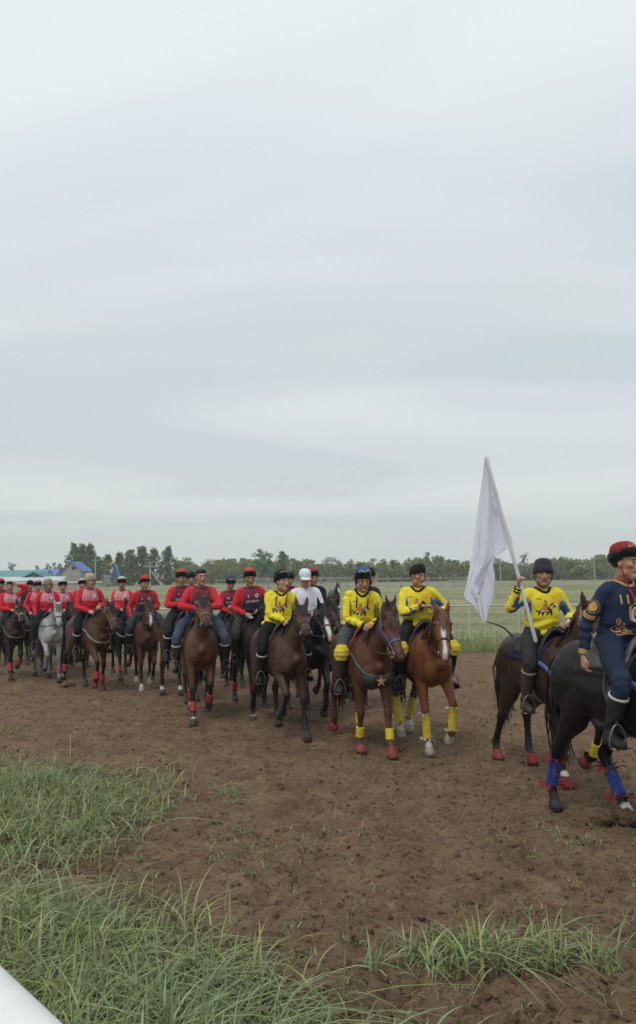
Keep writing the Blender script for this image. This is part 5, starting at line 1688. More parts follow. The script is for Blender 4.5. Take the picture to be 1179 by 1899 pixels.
def jersey_cols(g, q, tg, tt, co, arms):
    n = len(q); j = g['jersey']
    x, y, z = q[:, 0], q[:, 1], q[:, 2]
    C = np.zeros((n, 4)); C[:, 3] = 0
    rag = .012 * lump(q, 45, 3, 2)
    if j == 'yellow':
        C[:, :3] = YEL
        op = np.exp(-(((y - .10) / .055) ** 2 + ((z - 1.915) / .055) ** 2)) * (x > .02) * (tg == 0)
        op = np.clip(op * 1.2 - .1, 0, .85) * (.75 + .3 * lump(q, 40, 9, 2))
        C[:, :3] = C[:, :3] * (1 - op[:, None]) + np.array((.78, .26, .02)) * op[:, None]
        w = np.zeros(n)
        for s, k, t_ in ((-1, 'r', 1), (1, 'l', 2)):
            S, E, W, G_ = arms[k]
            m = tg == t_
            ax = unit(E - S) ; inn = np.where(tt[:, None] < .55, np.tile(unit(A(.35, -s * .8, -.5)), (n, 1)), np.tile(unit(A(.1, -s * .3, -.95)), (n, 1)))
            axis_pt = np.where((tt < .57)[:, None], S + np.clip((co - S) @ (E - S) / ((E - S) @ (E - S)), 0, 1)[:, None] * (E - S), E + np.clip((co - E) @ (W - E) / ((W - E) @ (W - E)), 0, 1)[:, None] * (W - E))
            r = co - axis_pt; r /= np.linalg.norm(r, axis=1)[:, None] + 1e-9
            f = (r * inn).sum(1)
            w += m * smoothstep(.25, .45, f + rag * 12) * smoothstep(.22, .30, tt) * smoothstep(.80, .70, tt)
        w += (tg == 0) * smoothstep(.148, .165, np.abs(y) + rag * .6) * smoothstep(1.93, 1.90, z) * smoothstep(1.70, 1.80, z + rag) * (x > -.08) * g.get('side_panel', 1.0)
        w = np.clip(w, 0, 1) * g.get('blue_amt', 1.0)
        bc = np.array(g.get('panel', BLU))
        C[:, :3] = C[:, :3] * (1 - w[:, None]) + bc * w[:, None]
    elif j == 'red':
        C[:, :3] = RED
        w = (tg == 0) * smoothstep(.150, .135, np.abs(y) - .05 * smoothstep(1.9, 1.6, z) + rag * .2)
        base = MAR * smoothstep(1.72, 1.95, z)[:, None] + NAVYC * (1 - smoothstep(1.72, 1.95, z))[:, None]
        C[:, :3] = C[:, :3] * (1 - w[:, None]) + base * w[:, None]
    elif j == 'pink':
        C[:, :3] = PINKR
        C[:, 3] = (tg == 0) * smoothstep(1.795, 1.805, z) * smoothstep(.185, .175, np.abs(y))
    elif j == 'navy':
        C[:, :3] = (.013, .022, .060)
        w = (tg == 0) * smoothstep(.18, .21, np.abs(y)) * .0
    elif j == 'white':
        C[:, :3] = (.70, .71, .78)
    else:
        C[:, :3] = (.02, .02, .025)
    C[:, :3] *= (1 + .06 * lump(q, 8, 2, 2))[:, None]
    return C

def jersey_mat(j):
    nm = 'jersey_' + ('pink' if j == 'pink' else 'plain')
    if nm in MATS: return MATS[nm]
    m = mat(nm, attr='col', rough=.72, spec=.25, noise=(9, .09), bump=(34, .45, .010), sheen=.10)
    if j == 'pink':      # fine woven motif in white over the yoke
        t = m.node_tree; b = t.nodes['Principled BSDF']
        src = b.inputs['Base Color'].links[0].from_socket
        at_ = [x for x in t.nodes if x.type == 'ATTRIBUTE'][0]
        co = [x for x in t.nodes if x.type == 'TEX_COORD'][0]
        vo = t.nodes.new('ShaderNodeTexVoronoi'); vo.feature = 'DISTANCE_TO_EDGE'; vo.inputs['Scale'].default_value = 38
        t.links.new(co.outputs['Object'], vo.inputs['Vector'])
        cr = t.nodes.new('ShaderNodeMapRange'); cr.inputs['From Min'].default_value = .10; cr.inputs['From Max'].default_value = .20
        t.links.new(vo.outputs['Distance'], cr.inputs['Value'])
        mu = t.nodes.new('ShaderNodeMath'); mu.operation = 'MULTIPLY'
        t.links.new(cr.outputs[0], mu.inputs[0]); t.links.new(at_.outputs['Alpha'], mu.inputs[1])
        mu2 = t.nodes.new('ShaderNodeMath'); mu2.operation = 'MULTIPLY_ADD'
        t.links.new(at_.outputs['Alpha'], mu2.inputs[0]); mu2.inputs[1].default_value = .18; t.links.new(mu.outputs[0], mu2.inputs[2])
        cl = t.nodes.new('ShaderNodeClamp'); t.links.new(mu2.outputs[0], cl.inputs[0])
        mx = t.nodes.new('ShaderNodeMixRGB'); mx.inputs[2].default_value = (.62, .50, .56, 1)
        t.links.new(cl.outputs[0], mx.inputs[0]); t.links.new(src, mx.inputs[1])
        t.links.new(mx.outputs[0], b.inputs['Base Color'])
    return m

def make_hat(g, h, Rh, sz, put, root):
    k = g['hat']
    def dome(prof, n=22, fx=1.12, c=None, cx=-.012, tilt=0.0):
        """rings (radius, height) round the head, a little longer than wide"""
        rg = []
        for r, z in prof:
            rg.append([h(cx + fx * r * math.cos(a) , r * math.sin(a), z + tilt * math.cos(a) * r) for a in np.linspace(0, 2 * np.pi, n, endpoint=False)])
        mb = MB(); mb.rings(rg, c=c); return mb
    if k == 'fur':
        rot = g.get('fur_h', 1.0)
        mb = dome([(.080, .060), (.090, .075), (.094, .11), (.088, .140), (.068, .163), (.036, .177), (.008, .180)], tilt=.10)
        crown = put(mb, 'hat', cmat('hat', g['hat_col'], rough=.8, noise=(18, .2), bump=(60, .3, .005)))
        V = Vol()
        th = np.linspace(0, 2 * np.pi, 26, endpoint=False)
        P = [h(-.012 + 1.12 * .090 * math.cos(a), .090 * math.sin(a), .082 + .10 * .1 * math.cos(a) + (-.020 if math.cos(a) < .2 else 0)) for a in th]
        rg = []
        for a, p in zip(th, P):
            o = Rh @ A(1.0 * math.cos(a), math.sin(a), 0); u = Rh @ A(0, 0, 1)
            rg.append([p + o * .019 * math.cos(b) + u * .046 * rot * math.sin(b) for b in np.linspace(0, 2 * np.pi, 8, endpoint=False)])
        mb = MB(); mb.rings(rg, cap=False, closed=True)
        rn = np.random.default_rng(g['seed'])
        mid = np.array(mb.v)
        # pile: short tufts standing off the band
        for i in range(0, len(mid)):
            for _ in range(2):
                a = rn.uniform(0, 6.283); b = rn.uniform(0, 6.283)
                o = Rh @ A(math.cos(a), math.sin(a), 0); u = Rh @ A(0, 0, 1)
                c = h(-.012 + 1.12 * .090 * math.cos(a), .090 * math.sin(a), .082 + .010 * math.cos(a) + (-.020 if math.cos(a) < .2 else 0))
                nn = o * math.cos(b) + u * math.sin(b)
                p = c + o * .019 * math.cos(b) + u * .046 * rot * math.sin(b)
                tn = unit(np.cross(nn, rn.normal(size=3)))
                mb.add([p + tn * .006, p - tn * .006, p + nn * rn.uniform(.002, .006) - u * .004 + rn.normal(0, .003, 3)], [(0, 1, 2)])
        put(mb, 'fur_band', cmat('fur', g['fur'], rough=.9, spec=.15, sheen=.3), crown)
        if g.get('flaps'):
            for s in (-1, 1):
                V = Vol(); V.limb([h(-.005, s * .088, .06), h(.0, s * .092, .0), h(.005, s * .085, -.05)], [(.035, .012), (.034, .012), (.020, .009)], lat=Rh @ A(0, 1, 0), sub=3, n=10)
                me, co, _, _ = V.fuse('ear_flap', .010, 1); set_co(me, co - A(0, 0, 1.5))
                link('ear_flap', me, crown, cmat('fur', g['fur'], rough=.9, spec=.15, sheen=.3))
        if g['hatmark']:
            c = g['hatmark']
            mb = MB()
            for i in range(5):
                a = R(-40 + 20 * i)
                p = [h(-.012 + 1.13 * .0965 * math.cos(a), .0965 * math.sin(a), .128 + .010 * (i % 2)), h(-.012 + 1.13 * .074 * math.cos(a + .13), .074 * math.sin(a + .13), .164), h(-.012 + 1.13 * .090 * math.cos(a + .2), .090 * math.sin(a + .2), .143)]
                q = [h(-.012 + 1.13 * .092 * math.cos(a - .1), .092 * math.sin(a - .1), .140)]
                mb.add([*p, *q], [(0, 2, 1), (0, 1, 3)])
            put(mb, 'hat_embroidery', cmat('embroid', c, rough=.7), crown, smooth=False)
    elif k == 'beanie':
        mb = dome([(.086, .015), (.091, .03), (.090, .075), (.084, .110), (.066, .136), (.036, .150), (.008, .154)], fx=1.17, tilt=.30)
        o = put(mb, 'hat', cmat('hat', g['hat_col'], rough=.9, noise=(40, .2), bump=(90, .5, .004)))
    elif k == 'bucket':    # quilted padded cap with a turned brim
        mb = dome([(.078, .02), (.104, .012), (.114, .035), (.112, .070), (.100, .085), (.096, .12), (.082, .150), (.050, .170), (.01, .176)], fx=1.10, tilt=.12)
        put(mb, 'hat', cmat('hat', g['hat_col'], rough=.9, noise=(26, .3), bump=(45, .5, .008), sheen=.3))
    elif k == 'cap':
        mb = dome([(.088, .035), (.091, .06), (.090, .10), (.078, .135), (.048, .158), (.008, .166)], fx=1.14)
        o = put(mb, 'hat', cmat('hat', g['hat_col'], rough=.75, noise=(18, .06), bump=(70, .2, .003)))
        th = np.linspace(R(-62), R(62), 13); V = []; F = []
        for i, a in enumerate(th):
            c_ = math.cos(a * 1.35)
            for j, (e, dz) in enumerate(((0, .0), (.5, -.008), (1, -.024))):
                ext = .088 * max(0, math.cos(a * 1.25)) ** .6 * e
                V.append(h(-.012 + 1.14 * .089 * math.cos(a) + ext, .089 * math.sin(a) * (1 - .1 * e), .045 + dz - .016 * (1 - c_) * e))
        n0 = len(V); V = V + [v - Rh @ A(0, 0, .005) for v in V]
        for i in range(12):
            for j in range(2):
                q = (i * 3 + j, i * 3 + j + 1, i * 3 + j + 4, i * 3 + j + 3)
                F.append(q); F.append(tuple(n0 + t for t in q[::-1]))
            F.append((i * 3 + 2, n0 + i * 3 + 2, n0 + i * 3 + 5, i * 3 + 5))
        mb = MB(); mb.add(V, F)
        put(mb, 'cap_visor', cmat('hat', g['hat_col'], rough=.75), o)
        mb = MB(); mb.blob(h(-.012, 0, .166), (.008, .008, .005), n=8, m=5)
        put(mb, 'cap_button', cmat('hat', g['hat_col'], rough=.75), o)
    elif k == 'helmet':   # pale soft cap with dark side flaps tied under the chin
        mb = dome([(.086, .040), (.095, .055), (.096, .09), (.085, .130), (.054, .155), (.008, .163)], fx=1.14)
        o = put(mb, 'hat', cmat('hat', g['hat_col'], rough=.8, noise=(30, .25)))
        mb = dome([(.090, .030), (.101, .034), (.101, .058), (.092, .062)], fx=1.13)
        put(mb, 'hat_brim', cmat('hat', tuple(np.array(g['hat_col']) * .8), rough=.8, noise=(30, .3)), o)
        for s in (-1, 1):
            V = Vol(); V.limb([h(-.02, s * .086, .06), h(-.015, s * .090, .0), h(.0, s * .078, -.06), h(.03, s * .045, -.11), h(.045, 0, -.125)], [(.040, .012), (.036, .012), (.018, .010), (.010, .007), (.008, .006)], lat=Rh @ A(0, 1, 0), sub=3, n=10)
            me, co, _, _ = V.fuse('ear_flap', .009, 1); set_co(me, co - A(0, 0, 1.5))
            link('ear_flap', me, o, cmat('flap', g.get('flap_col', (.03, .028, .026)), rough=.85))
    if g['strap']:
        mb = MB()
        mb.limb([h(-.005, .090, .03), h(.0, .086, -.03), h(.03, .058, -.09), h(.058, 0, -.128), h(.03, -.058, -.09), h(.0, -.086, -.03), h(-.005, -.090, .03)], [(.003, .006)] * 7, sub=4, n=6)
        put(mb, 'chin_strap', cmat('cord', g['strap'], rough=.8), root)
# ------------------------------------------------------------------ the procession
def stand(px, dep, th, s):
    p = at(px, 1065, dep)
    return Matrix.Translation((p.x, dep, 0)) @ Matrix.Rotation(R(th), 4, 'Z') @ Matrix.Scale(s, 4)
BLK, DBAY, BAY, CHE, BRN = (.0065, .006, .0065), (.055, .028, .018), (.100, .041, .023), (.165, .060, .027), (.075, .040, .027)
DK = (.010, .009, .009)
RW, YW, BW, RB = (.42, .040, .048), (.62, .48, .035), (.018, .048, .24), (.24, .028, .034)
JEAN, DJEAN, GREYT, BLKT = (.06, .09, .16), (.020, .026, .045), (.075, .078, .082), (.012, .012, .014)
CAST = []
def pair(px, dep, th, s, horse, rider, hl, rl):
    near = dep < 12.5
    sd = len(CAST) + 3
    h = dict(seed=sd, voxel=.0175 if near else (.0215 if dep < 16 else .027)); h.update(horse)
    r = dict(seed=sd, vox=1.0 if near else (1.3 if dep < 16.5 else 1.75)); r.update(rider)
    M = stand(px, dep, th, s)
    H = make_horse(M, h, hl)
    P = make_rider(H, r, rl)
    CAST.append((H, P))
    return H, P

# navy rider, right edge
H21, P21 = pair(1153, 7.25, -68, 1.05,
    dict(coat=BLK, neck=42, hpitch=50, legs={'hr': (-.20, 0), 'hl': (.40, .012), 'fr': (.30, 0), 'fl': (-.10, .0)}, wraps={'hr': BW, 'hl': BW, 'fr': BW, 'fl': BW}, wrap_span=(.30, .95), frill=(.22, .018, .024), long_frill=True,
         socks={'hl': .86}, breast=(.060, .115, .27), breast_w=.028, girth=(.045, .075, .17), pad=(.018, .018, .022), saddle=(.085, .075, .07), tail=-.15, hoof=(.03, .03, .032)),
    dict(jersey='navy', hat='fur', hat_col=(.24, .014, .022), hatmark=(.55, .38, .10), fur_h=.82, yaw=2, hyaw=24, hpitch=2, lean=2, size=.98, rh=(-.07, -.36, 1.43), rpole=(-.6, -.6, .1), rpalm=(.3, .9, -.1), rdir=(.1, 0, -1), rcurl=.55, rrein=False,
         lh=(.24, .05, 1.66), trousers=(.014, .027, .048), faded=(.03, .055, .085), boots=(.020, .020, .019), trim=(.50, .50, .48), cords=(.42, .022, .030), cord_y=(.012, .045), cord_z=1.86, rein_col=(.42, .40, .30), knee=(.34, .345, 1.235), ankle=(.18, .34, .84), skin=(.40, .215, .15)),
    'glossy black horse with red ribbons and blue leg wraps walking out of the right edge', 'rider in navy jersey with gold number 11 and a red and black fur hat')

# flag bearer
H20, P20 = None, None
M20 = stand(1005, 9.25, -73, 1.0)
pole_bot, pole_top = at(991, 1180, 8.90), at(902, 849, 9.02)
grip = pole_bot + (pole_top - pole_bot) * ((1180 - 1082) / (1180 - 849.))
gl = M20.inverted() @ grip
up_l = M20.to_3x3().inverted() @ (pole_top - pole_bot); up_l.normalize()
nx_l = M20.to_3x3().inverted() @ Vector((1, -.25, 0)); nx_l.normalize()
wr = np.array(gl) - np.array(up_l) * .055 - np.array(nx_l) * .032
H20, P20 = pair(1005, 9.25, -73, 1.0,
    dict(coat=(.046, .024, .017), points=(.012, .010, .010), neck=50, nyaw=-6, hpitch=48, legs={'hr': (-.28, 0), 'hl': (.05, 0), 'fr': (.04, 0), 'fl': (.22, .14)}, wraps={'fl': YW}, wrap_span=(.55, .95), boots={'hr': RB, 'hl': RB, 'fr': RB, 'fl': RB},
         socks={'fr': .84}, breast=(.10, .175, .36), breast_w=.026, girth=(.27, .22, .20), pad=(.020, .024, .065), saddle=(.030, .026, .026), tail=.15, bridle=(.32, .28, .22), brow=False),
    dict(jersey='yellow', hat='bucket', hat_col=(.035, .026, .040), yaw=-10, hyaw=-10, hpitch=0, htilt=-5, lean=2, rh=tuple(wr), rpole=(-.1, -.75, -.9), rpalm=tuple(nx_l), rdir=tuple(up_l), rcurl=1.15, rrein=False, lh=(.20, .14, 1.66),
         trousers=(.034, .034, .038), boots=(.060, .040, .030), trim=(.25, .22, .19), strap=(.010, .009, .010), knee=(.27, .345, 1.26), rein_col=(.40, .36, .28), skin=(.40, .19, .125)),
    'dark bay horse with red hoof boots and a blue strap carrying the flag bearer', 'flag bearer in yellow and blue jersey gripping a white pole')

# yellow pair in the middle
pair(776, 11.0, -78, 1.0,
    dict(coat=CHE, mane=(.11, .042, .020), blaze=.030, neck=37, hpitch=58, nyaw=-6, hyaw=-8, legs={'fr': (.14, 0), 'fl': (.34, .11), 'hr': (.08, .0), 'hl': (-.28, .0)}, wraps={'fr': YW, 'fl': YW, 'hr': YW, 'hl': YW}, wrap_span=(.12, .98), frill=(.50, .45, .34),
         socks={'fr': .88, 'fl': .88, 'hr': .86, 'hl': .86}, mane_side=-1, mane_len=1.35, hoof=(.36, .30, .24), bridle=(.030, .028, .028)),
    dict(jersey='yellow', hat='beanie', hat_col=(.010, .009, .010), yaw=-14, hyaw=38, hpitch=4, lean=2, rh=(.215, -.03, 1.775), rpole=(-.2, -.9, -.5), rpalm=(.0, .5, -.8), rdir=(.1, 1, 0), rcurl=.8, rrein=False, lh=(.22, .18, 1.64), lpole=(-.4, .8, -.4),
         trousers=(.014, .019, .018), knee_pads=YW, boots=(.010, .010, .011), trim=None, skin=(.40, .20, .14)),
    'bright chestnut horse with a white blaze and yellow bandages on every leg', 'rider in yellow jersey and tight black beanie looking to one side')
pair(667, 10.85, -75, .985,
    dict(coat=(.088, .033, .020), mane=(.070, .026, .016), neck=36, hpitch=50, hyaw=6, legs={'fr': (-.14, .0), 'fl': (.30, 0), 'hr': (-.20, .07), 'hl': (.14, 0)}, wraps={'fr': YW, 'fl': YW, 'hl': YW}, wrap_span=(.55, .95), boots={'fr': RB, 'fl': RB, 'hr': RB, 'hl': RB},
         breast=(.085, .088, .085), star=True, breast_w=.024, bridle=(.075, .11, .25), saddle=(.16, .028, .035), pad=(.10, .025, .03), brow=False),
    dict(jersey='yellow', hat='fur', hat_col=(.035, .07, .22), hatmark=(.50, .46, .44), flaps=True, cords=(.010, .009, .011), yaw=-12, hyaw=14, hpitch=10, lean=7, rh=(.27, -.035, 1.585), lh=(.29, .035, 1.60), trousers=GREYT, boots=(.034, .034, .034), trim=None, knee_pads=YW,
         panel=(.035, .05, .045), blue_amt=.85, side_panel=0, skin=(.40, .205, .14)),
    'dark liver chestnut horse with a star on its breast plate and a blue halter', 'rider in yellow jersey with blue fur trimmed hat and hanging cords')
pair(676, 14.0, -70, .98, dict(coat=DBAY, points=DK), dict(jersey='dark', hat='fur', hat_col=(.012, .011, .012)),
    'dark horse hidden behind the chestnut with the star', 'rider almost hidden behind the blue hat yellow rider')
pair(566, 13.15, -75, .985,
    dict(coat=(.013, .012, .013), blaze=.034, neck=40, hpitch=52, hyaw=2, legs={'fr': (-.10, 0), 'fl': (.28, .10), 'hr': (-.16, 0), 'hl': (.20, .04)}, socks={'fr': .99}, bridle=(.10, .08, .07)),
    dict(jersey='white', hat='cap', hat_col=(.70, .72, .78), short=True, yaw=-6, hyaw=-4, hpitch=8, lean=4, trousers=BLKT, boots=(.012, .012, .012), trim=(.48, .46, .44), skin=(.34, .18, .13)),
    'black horse with a broad white blaze next to the white shirted rider', 'man in white T-shirt and white baseball cap on the black horse')
pair(516, 12.0, -68, .97,
    dict(coat=BRN, points=(.013, .011, .011), neck=44, hpitch=34, hyaw=-12, legs={'fr': (.08, .16), 'fl': (.30, 0), 'hr': (-.28, 0), 'hl': (.16, .0)}, socks={'hr': .985}, bridle=(.030, .022, .020), saddle=(.035, .024, .022), pad=(.05, .022, .026)),
    dict(jersey='yellow', hat='fur', hat_col=(.010, .010, .012), hatmark=(.42, .30, .10), cords=(.011, .010, .011), yaw=-10, hyaw=34, hpitch=-4, lean=4, rh=(.28, .0, 1.62), lh=(.30, .07, 1.61), trousers=BLKT, boots=(.009, .009, .010), trim=(.44, .43, .42),
         panel=(.05, .06, .045), blue_amt=.8, side_panel=0, skin=(.44, .235, .165)),
    'dark brown horse with its head up and muzzle open beside the black one', 'young rider in yellow jersey and black fur hat with gold embroidery')
pair(533, 17.2, -75, .97, dict(coat=DBAY), dict(jersey='red', hat='fur', hat_col=(.012, .011, .012)),
    'dark horse behind the brown horse and the black horse', 'rider seen only by a black hat behind the gold embroidered hat')
pair(578, 14.9, -70, .98, dict(coat=DBAY), dict(jersey='dark', hat='fur', hat_col=(.36, .04, .035)),
    'dark horse directly behind the black horse with the blaze', 'rider half hidden behind the white cap wearing a red topped fur hat')

# red jerseys
_, P14 = pair(467, 14.2, -72, .99,
    dict(coat=(.020, .015, .014), points=DK, neck=44, legs={'fr': (.16, 0), 'fl': (-.12, 0), 'hr': (-.22, 0), 'hl': (.10, 0)}, wraps={'hr': RW, 'hl': RW}, wrap_span=(.6, .95)),
    dict(jersey='red', number='5', hat='fur', hat_col=(.50, .055, .04), yaw=-8, hyaw=-2, lean=2, rh=(.20, -.17, 1.60), rrein=False, lh=(.25, .08, 1.60), trousers=(.050, .048, .044), boots=(.045, .030, .026), trim=None, skin=(.37, .195, .14)),
    'nearly black horse with red bands under the rider numbered 5', 'rider in maroon jersey number 5 with orange topped fur hat')
pair(428, 17.0, -76, .94,
    dict(coat=(.016, .013, .013), bridle=(.28, .20, .15), breast=(.20, .15, .13)),
    dict(jersey='red', number='10', hat='fur', hat_col=(.020, .030, .10), hatmark=(.42, .44, .52), yaw=-8, hyaw=4, hpitch=20, lean=8, lh=(.26, .03, 1.68), trousers=DJEAN, trim=None, skin=(.37, .195, .14)),
    'black horse under the rider numbered 10', 'rider in red jersey number 10 with navy fur hat looking down')
pair(371, 13.2, -80, 1.0,
    dict(coat=BAY, points=(.014, .011, .010), neck=50, hpitch=40, hyaw=6, legs={'fr': (.26, 0), 'fl': (.06, .13), 'hr': (-.20, 0), 'hl': (.16, 0)}, wraps={'fr': RW, 'fl': RW, 'hr': RW}, wrap_span=(.55, .95), socks={'fr': .985, 'hr': .93, 'hl': .9}, bridle=(.20, .13, .07)),
    dict(jersey='red', number='4', hat=None, yaw=0, hyaw=10, hpitch=2, lean=3, size=1.0, rh=(.27, -.07, 1.70), lh=(.27, .07, 1.70), rpole=(-.2, -1, -.25), lpole=(-.2, 1, -.25), trousers=(.055, .068, .10), faded=(.13, .15, .19), boots=(.032, .032, .032), trim=(.46, .45, .43),
         knee=(.24, .37, 1.24), ankle=(.14, .36, .82), skin=(.40, .215, .155)),
    'reddish bay horse walking head-on with red bands above its front hooves', 'bareheaded broad shouldered rider in red jersey on the head-on bay')
pair(338, 15.2, -62, 1.0,
    dict(coat=(.060, .034, .024), points=(.040, .022, .016), neck=54, legs={'hr': (-.16, 0), 'hl': (.12, 0), 'fr': (.1, 0), 'fl': (-.1, 0)}, socks={'hr': .84, 'hl': .84}, saddle=(.04, .025, .02)),
    dict(jersey='red', number='7', hat='fur', hat_col=(.48, .045, .035), cords=(.012, .010, .012), yaw=-14, hyaw=-2, lean=2, rh=(.22, -.12, 1.67), trousers=(.020, .025, .024), trim=(.46, .45, .42), skin=(.40, .215, .155)),
    'brown horse with white hind socks whose head hides behind the bareheaded rider', 'tall rider in red jersey and red and black hat with dangling cords')
pair(355, 18.6, -72, .98, dict(coat=DBAY), dict(jersey='red', hat='fur', hat_col=(.012, .011, .012)),
    'dark horse at the back between the tall rider and the bareheaded rider', 'rider barely visible behind the shoulder of the tall red hatted rider')
pair(270, 16.8, -74, .95,
    dict(coat=(.078, .036, .024), points=(.016, .012, .011), blaze=.026, blaze_from=.55, neck=42, hpitch=44, legs={'fr': (.24, .0), 'fl': (-.04, .12), 'hr': (-.22, .0), 'hl': (.20, 0)}, socks={'fr': .88, 'fl': .86, 'hr': .86, 'hl': .86}, hoof=(.36, .31, .26), bridle=(.09, .055, .04)),
    dict(jersey='red', number='8', hat='fur', hat_col=(.52, .040, .042), fur_h=.75, cords=(.40, .03, .03), yaw=-10, hyaw=32, lean=3, rh=(.16, -.31, 1.47), rpole=(-.8, -.5, 0), rpalm=(.2, .9, -.2), rdir=(.2, 0, -1), rcurl=.6, rrein=False, trousers=(.045, .052, .058), trim=(.44, .43, .41), skin=(.36, .185, .13)),
    'bay horse with white nose and four white feet', 'rider in red jersey number 8 with red hat turned to one side')
pair(228, 18.6, -70, .935,
    dict(coat=(.014, .012, .014), breast=(.26, .24, .22), wraps={'fr': RW, 'fl': RW}, wrap_span=(.6, .95), legs={'fr': (.24, 0), 'fl': (-.10, .14), 'hr': (-.22, 0), 'hl': (.16, 0)}),
    dict(jersey='pink', hat='fur', hat_col=(.42, .44, .43), yaw=-8, hyaw=4, lean=3, rh=(.23, -.10, 1.60), lh=(.25, .08, 1.61), trousers=JEAN, faded=(.13, .17, .25), trim=(.4, .4, .38)),
    'black horse with a pale breast strap behind the bay with white feet', 'rider in patterned red jersey, blue jeans and pale topped black hat')
pair(165, 16.6, -52, .965,
    dict(coat=(.072, .033, .020), points=DK, neck=38, hpitch=56, breast=(.22, .20, .18), legs={'fr': (.30, .10), 'fl': (-.04, 0), 'hr': (-.28, .10), 'hl': (.14, 0)}, wraps={'fr': RW, 'fl': RW, 'hr': RW}, wrap_span=(.55, .95), boots={'fr': RB}, socks={'hr': .88}, bridle=(.16, .13, .10)),
    dict(jersey='pink', hat='helmet', hat_col=(.44, .34, .25), yaw=-12, hyaw=0, lean=2, size=1.04, rh=(.24, -.13, 1.60), lh=(.26, .12, 1.66), trousers=BLKT, boots=(.011, .011, .012), trim=(.42, .41, .40), skin=(.40, .22, .16)),
    'dark bay horse with a pale breast strap and bright red leg bands', 'rider in patterned red jersey and beige cap with dark ear flaps')
pair(150, 20.7, -62, .92, dict(coat=DBAY), dict(jersey='pink', hat='fur', hat_col=(.38, .44, .44)),
    'dark horse behind the beige capped rider', 'rider behind the beige capped one, only a pale topped hat showing')
pair(117, 19.5, -62, .91, dict(coat=(.05, .025, .018), points=DK), dict(jersey='pink', hat='fur', hat_col=(.45, .45, .43), hyaw=-4, skin=(.38, .2, .145)),
    'brown horse between the grey horse and the dark bay', 'smiling rider in patterned jersey and black hat right of the grey horse rider')
pair(90, 18.3, -61, .935,
    dict(coat=(.40, .405, .39), points=(.20, .20, .20), mane=(.10, .10, .10), dapple=.45, neck=38, hpitch=50, hyaw=-4, legs={'fr': (.06, .15), 'fl': (.20, 0), 'hr': (-.22, 0), 'hl': (.16, 0)}, wraps={'fl': (.30, .09, .09)}, wrap_span=(.6, .95), bridle=(.022, .022, .025), saddle=(.05, .03, .03), pad=(.08, .05, .06)),
    dict(jersey='pink', hat='helmet', hat_col=(.27, .22, .17), flap_col=(.16, .10, .08), yaw=-8, hyaw=0, hpitch=4, lean=3, rh=(.14, -.31, 1.47), rpole=(-.8, -.5, 0), rpalm=(.2, .9, -.2), rdir=(.2, 0, -1), rcurl=.6, trousers=(.016, .018, .026), trim=None, skin=(.33, .17, .125)),
    'dappled grey horse, the only pale one in the procession', 'rider on the grey horse in patterned jersey and brown flapped cap')
pair(67, 20.9, -62, .91, dict(coat=(.025, .018, .016)), dict(jersey='pink', hat='fur', hat_col=(.42, .10, .11), rh=(.2, -.2, 1.5), trousers=BLKT, skin=(.42, .23, .165)),
    'dark horse behind and left of the grey horse', 'smiling rider with a pinkish topped black hat left of the grey horse rider')
pair(54, 23.0, -62, .90, dict(coat=(.025, .018, .016)), dict(jersey='dark', hat='fur', hat_col=(.012, .011, .012)),
    'rearmost dark horse behind the smiling riders', 'rearmost rider in dark clothes peeping between the red jerseys')
pair(21, 18.8, -59, .92,
    dict(coat=(.026, .017, .014), points=DK, neck=40, hpitch=40, breast=(.13, .11, .10), legs={'fr': (.26, 0), 'fl': (-.02, .13), 'hr': (-.24, 0), 'hl': (.16, 0)}, wraps={'fr': RW, 'fl': RW}, wrap_span=(.4, .95), bridle=(.36, .30, .12)),
    dict(jersey='pink', hat=None, yaw=-8, hyaw=-6, lean=3, lh=(.10, .13, 2.20), lpole=(-.2, 1, .1), lpalm=(-.3, -.6, .0), ldir=(-.2, -.3, .9), lcurl=.4, lrein=False, trousers=GREYT, boots=(.03, .03, .03), skin=(.42, .24, .17)),
    'dark horse in a yellow halter at the left edge', 'dark haired rider without a hat raising one hand to the head')
pair(1, 21.6, -62, .93, dict(coat=DBAY), dict(jersey='red', hat='fur', hat_col=(.52, .06, .04)),
    'dark horse cut off by the left edge', 'rider with an orange hat cut off by the left edge')
# loose horse out on the meadow
M = stand(619, 42, -80, .95)
make_horse(M, dict(coat=(.016, .014, .015), blaze=.034, neck=42, hpitch=50, voxel=.03, tack=False, seed=77), 'small dark horse with a white blaze far out on the meadow behind the rail', 'horses on the meadow')

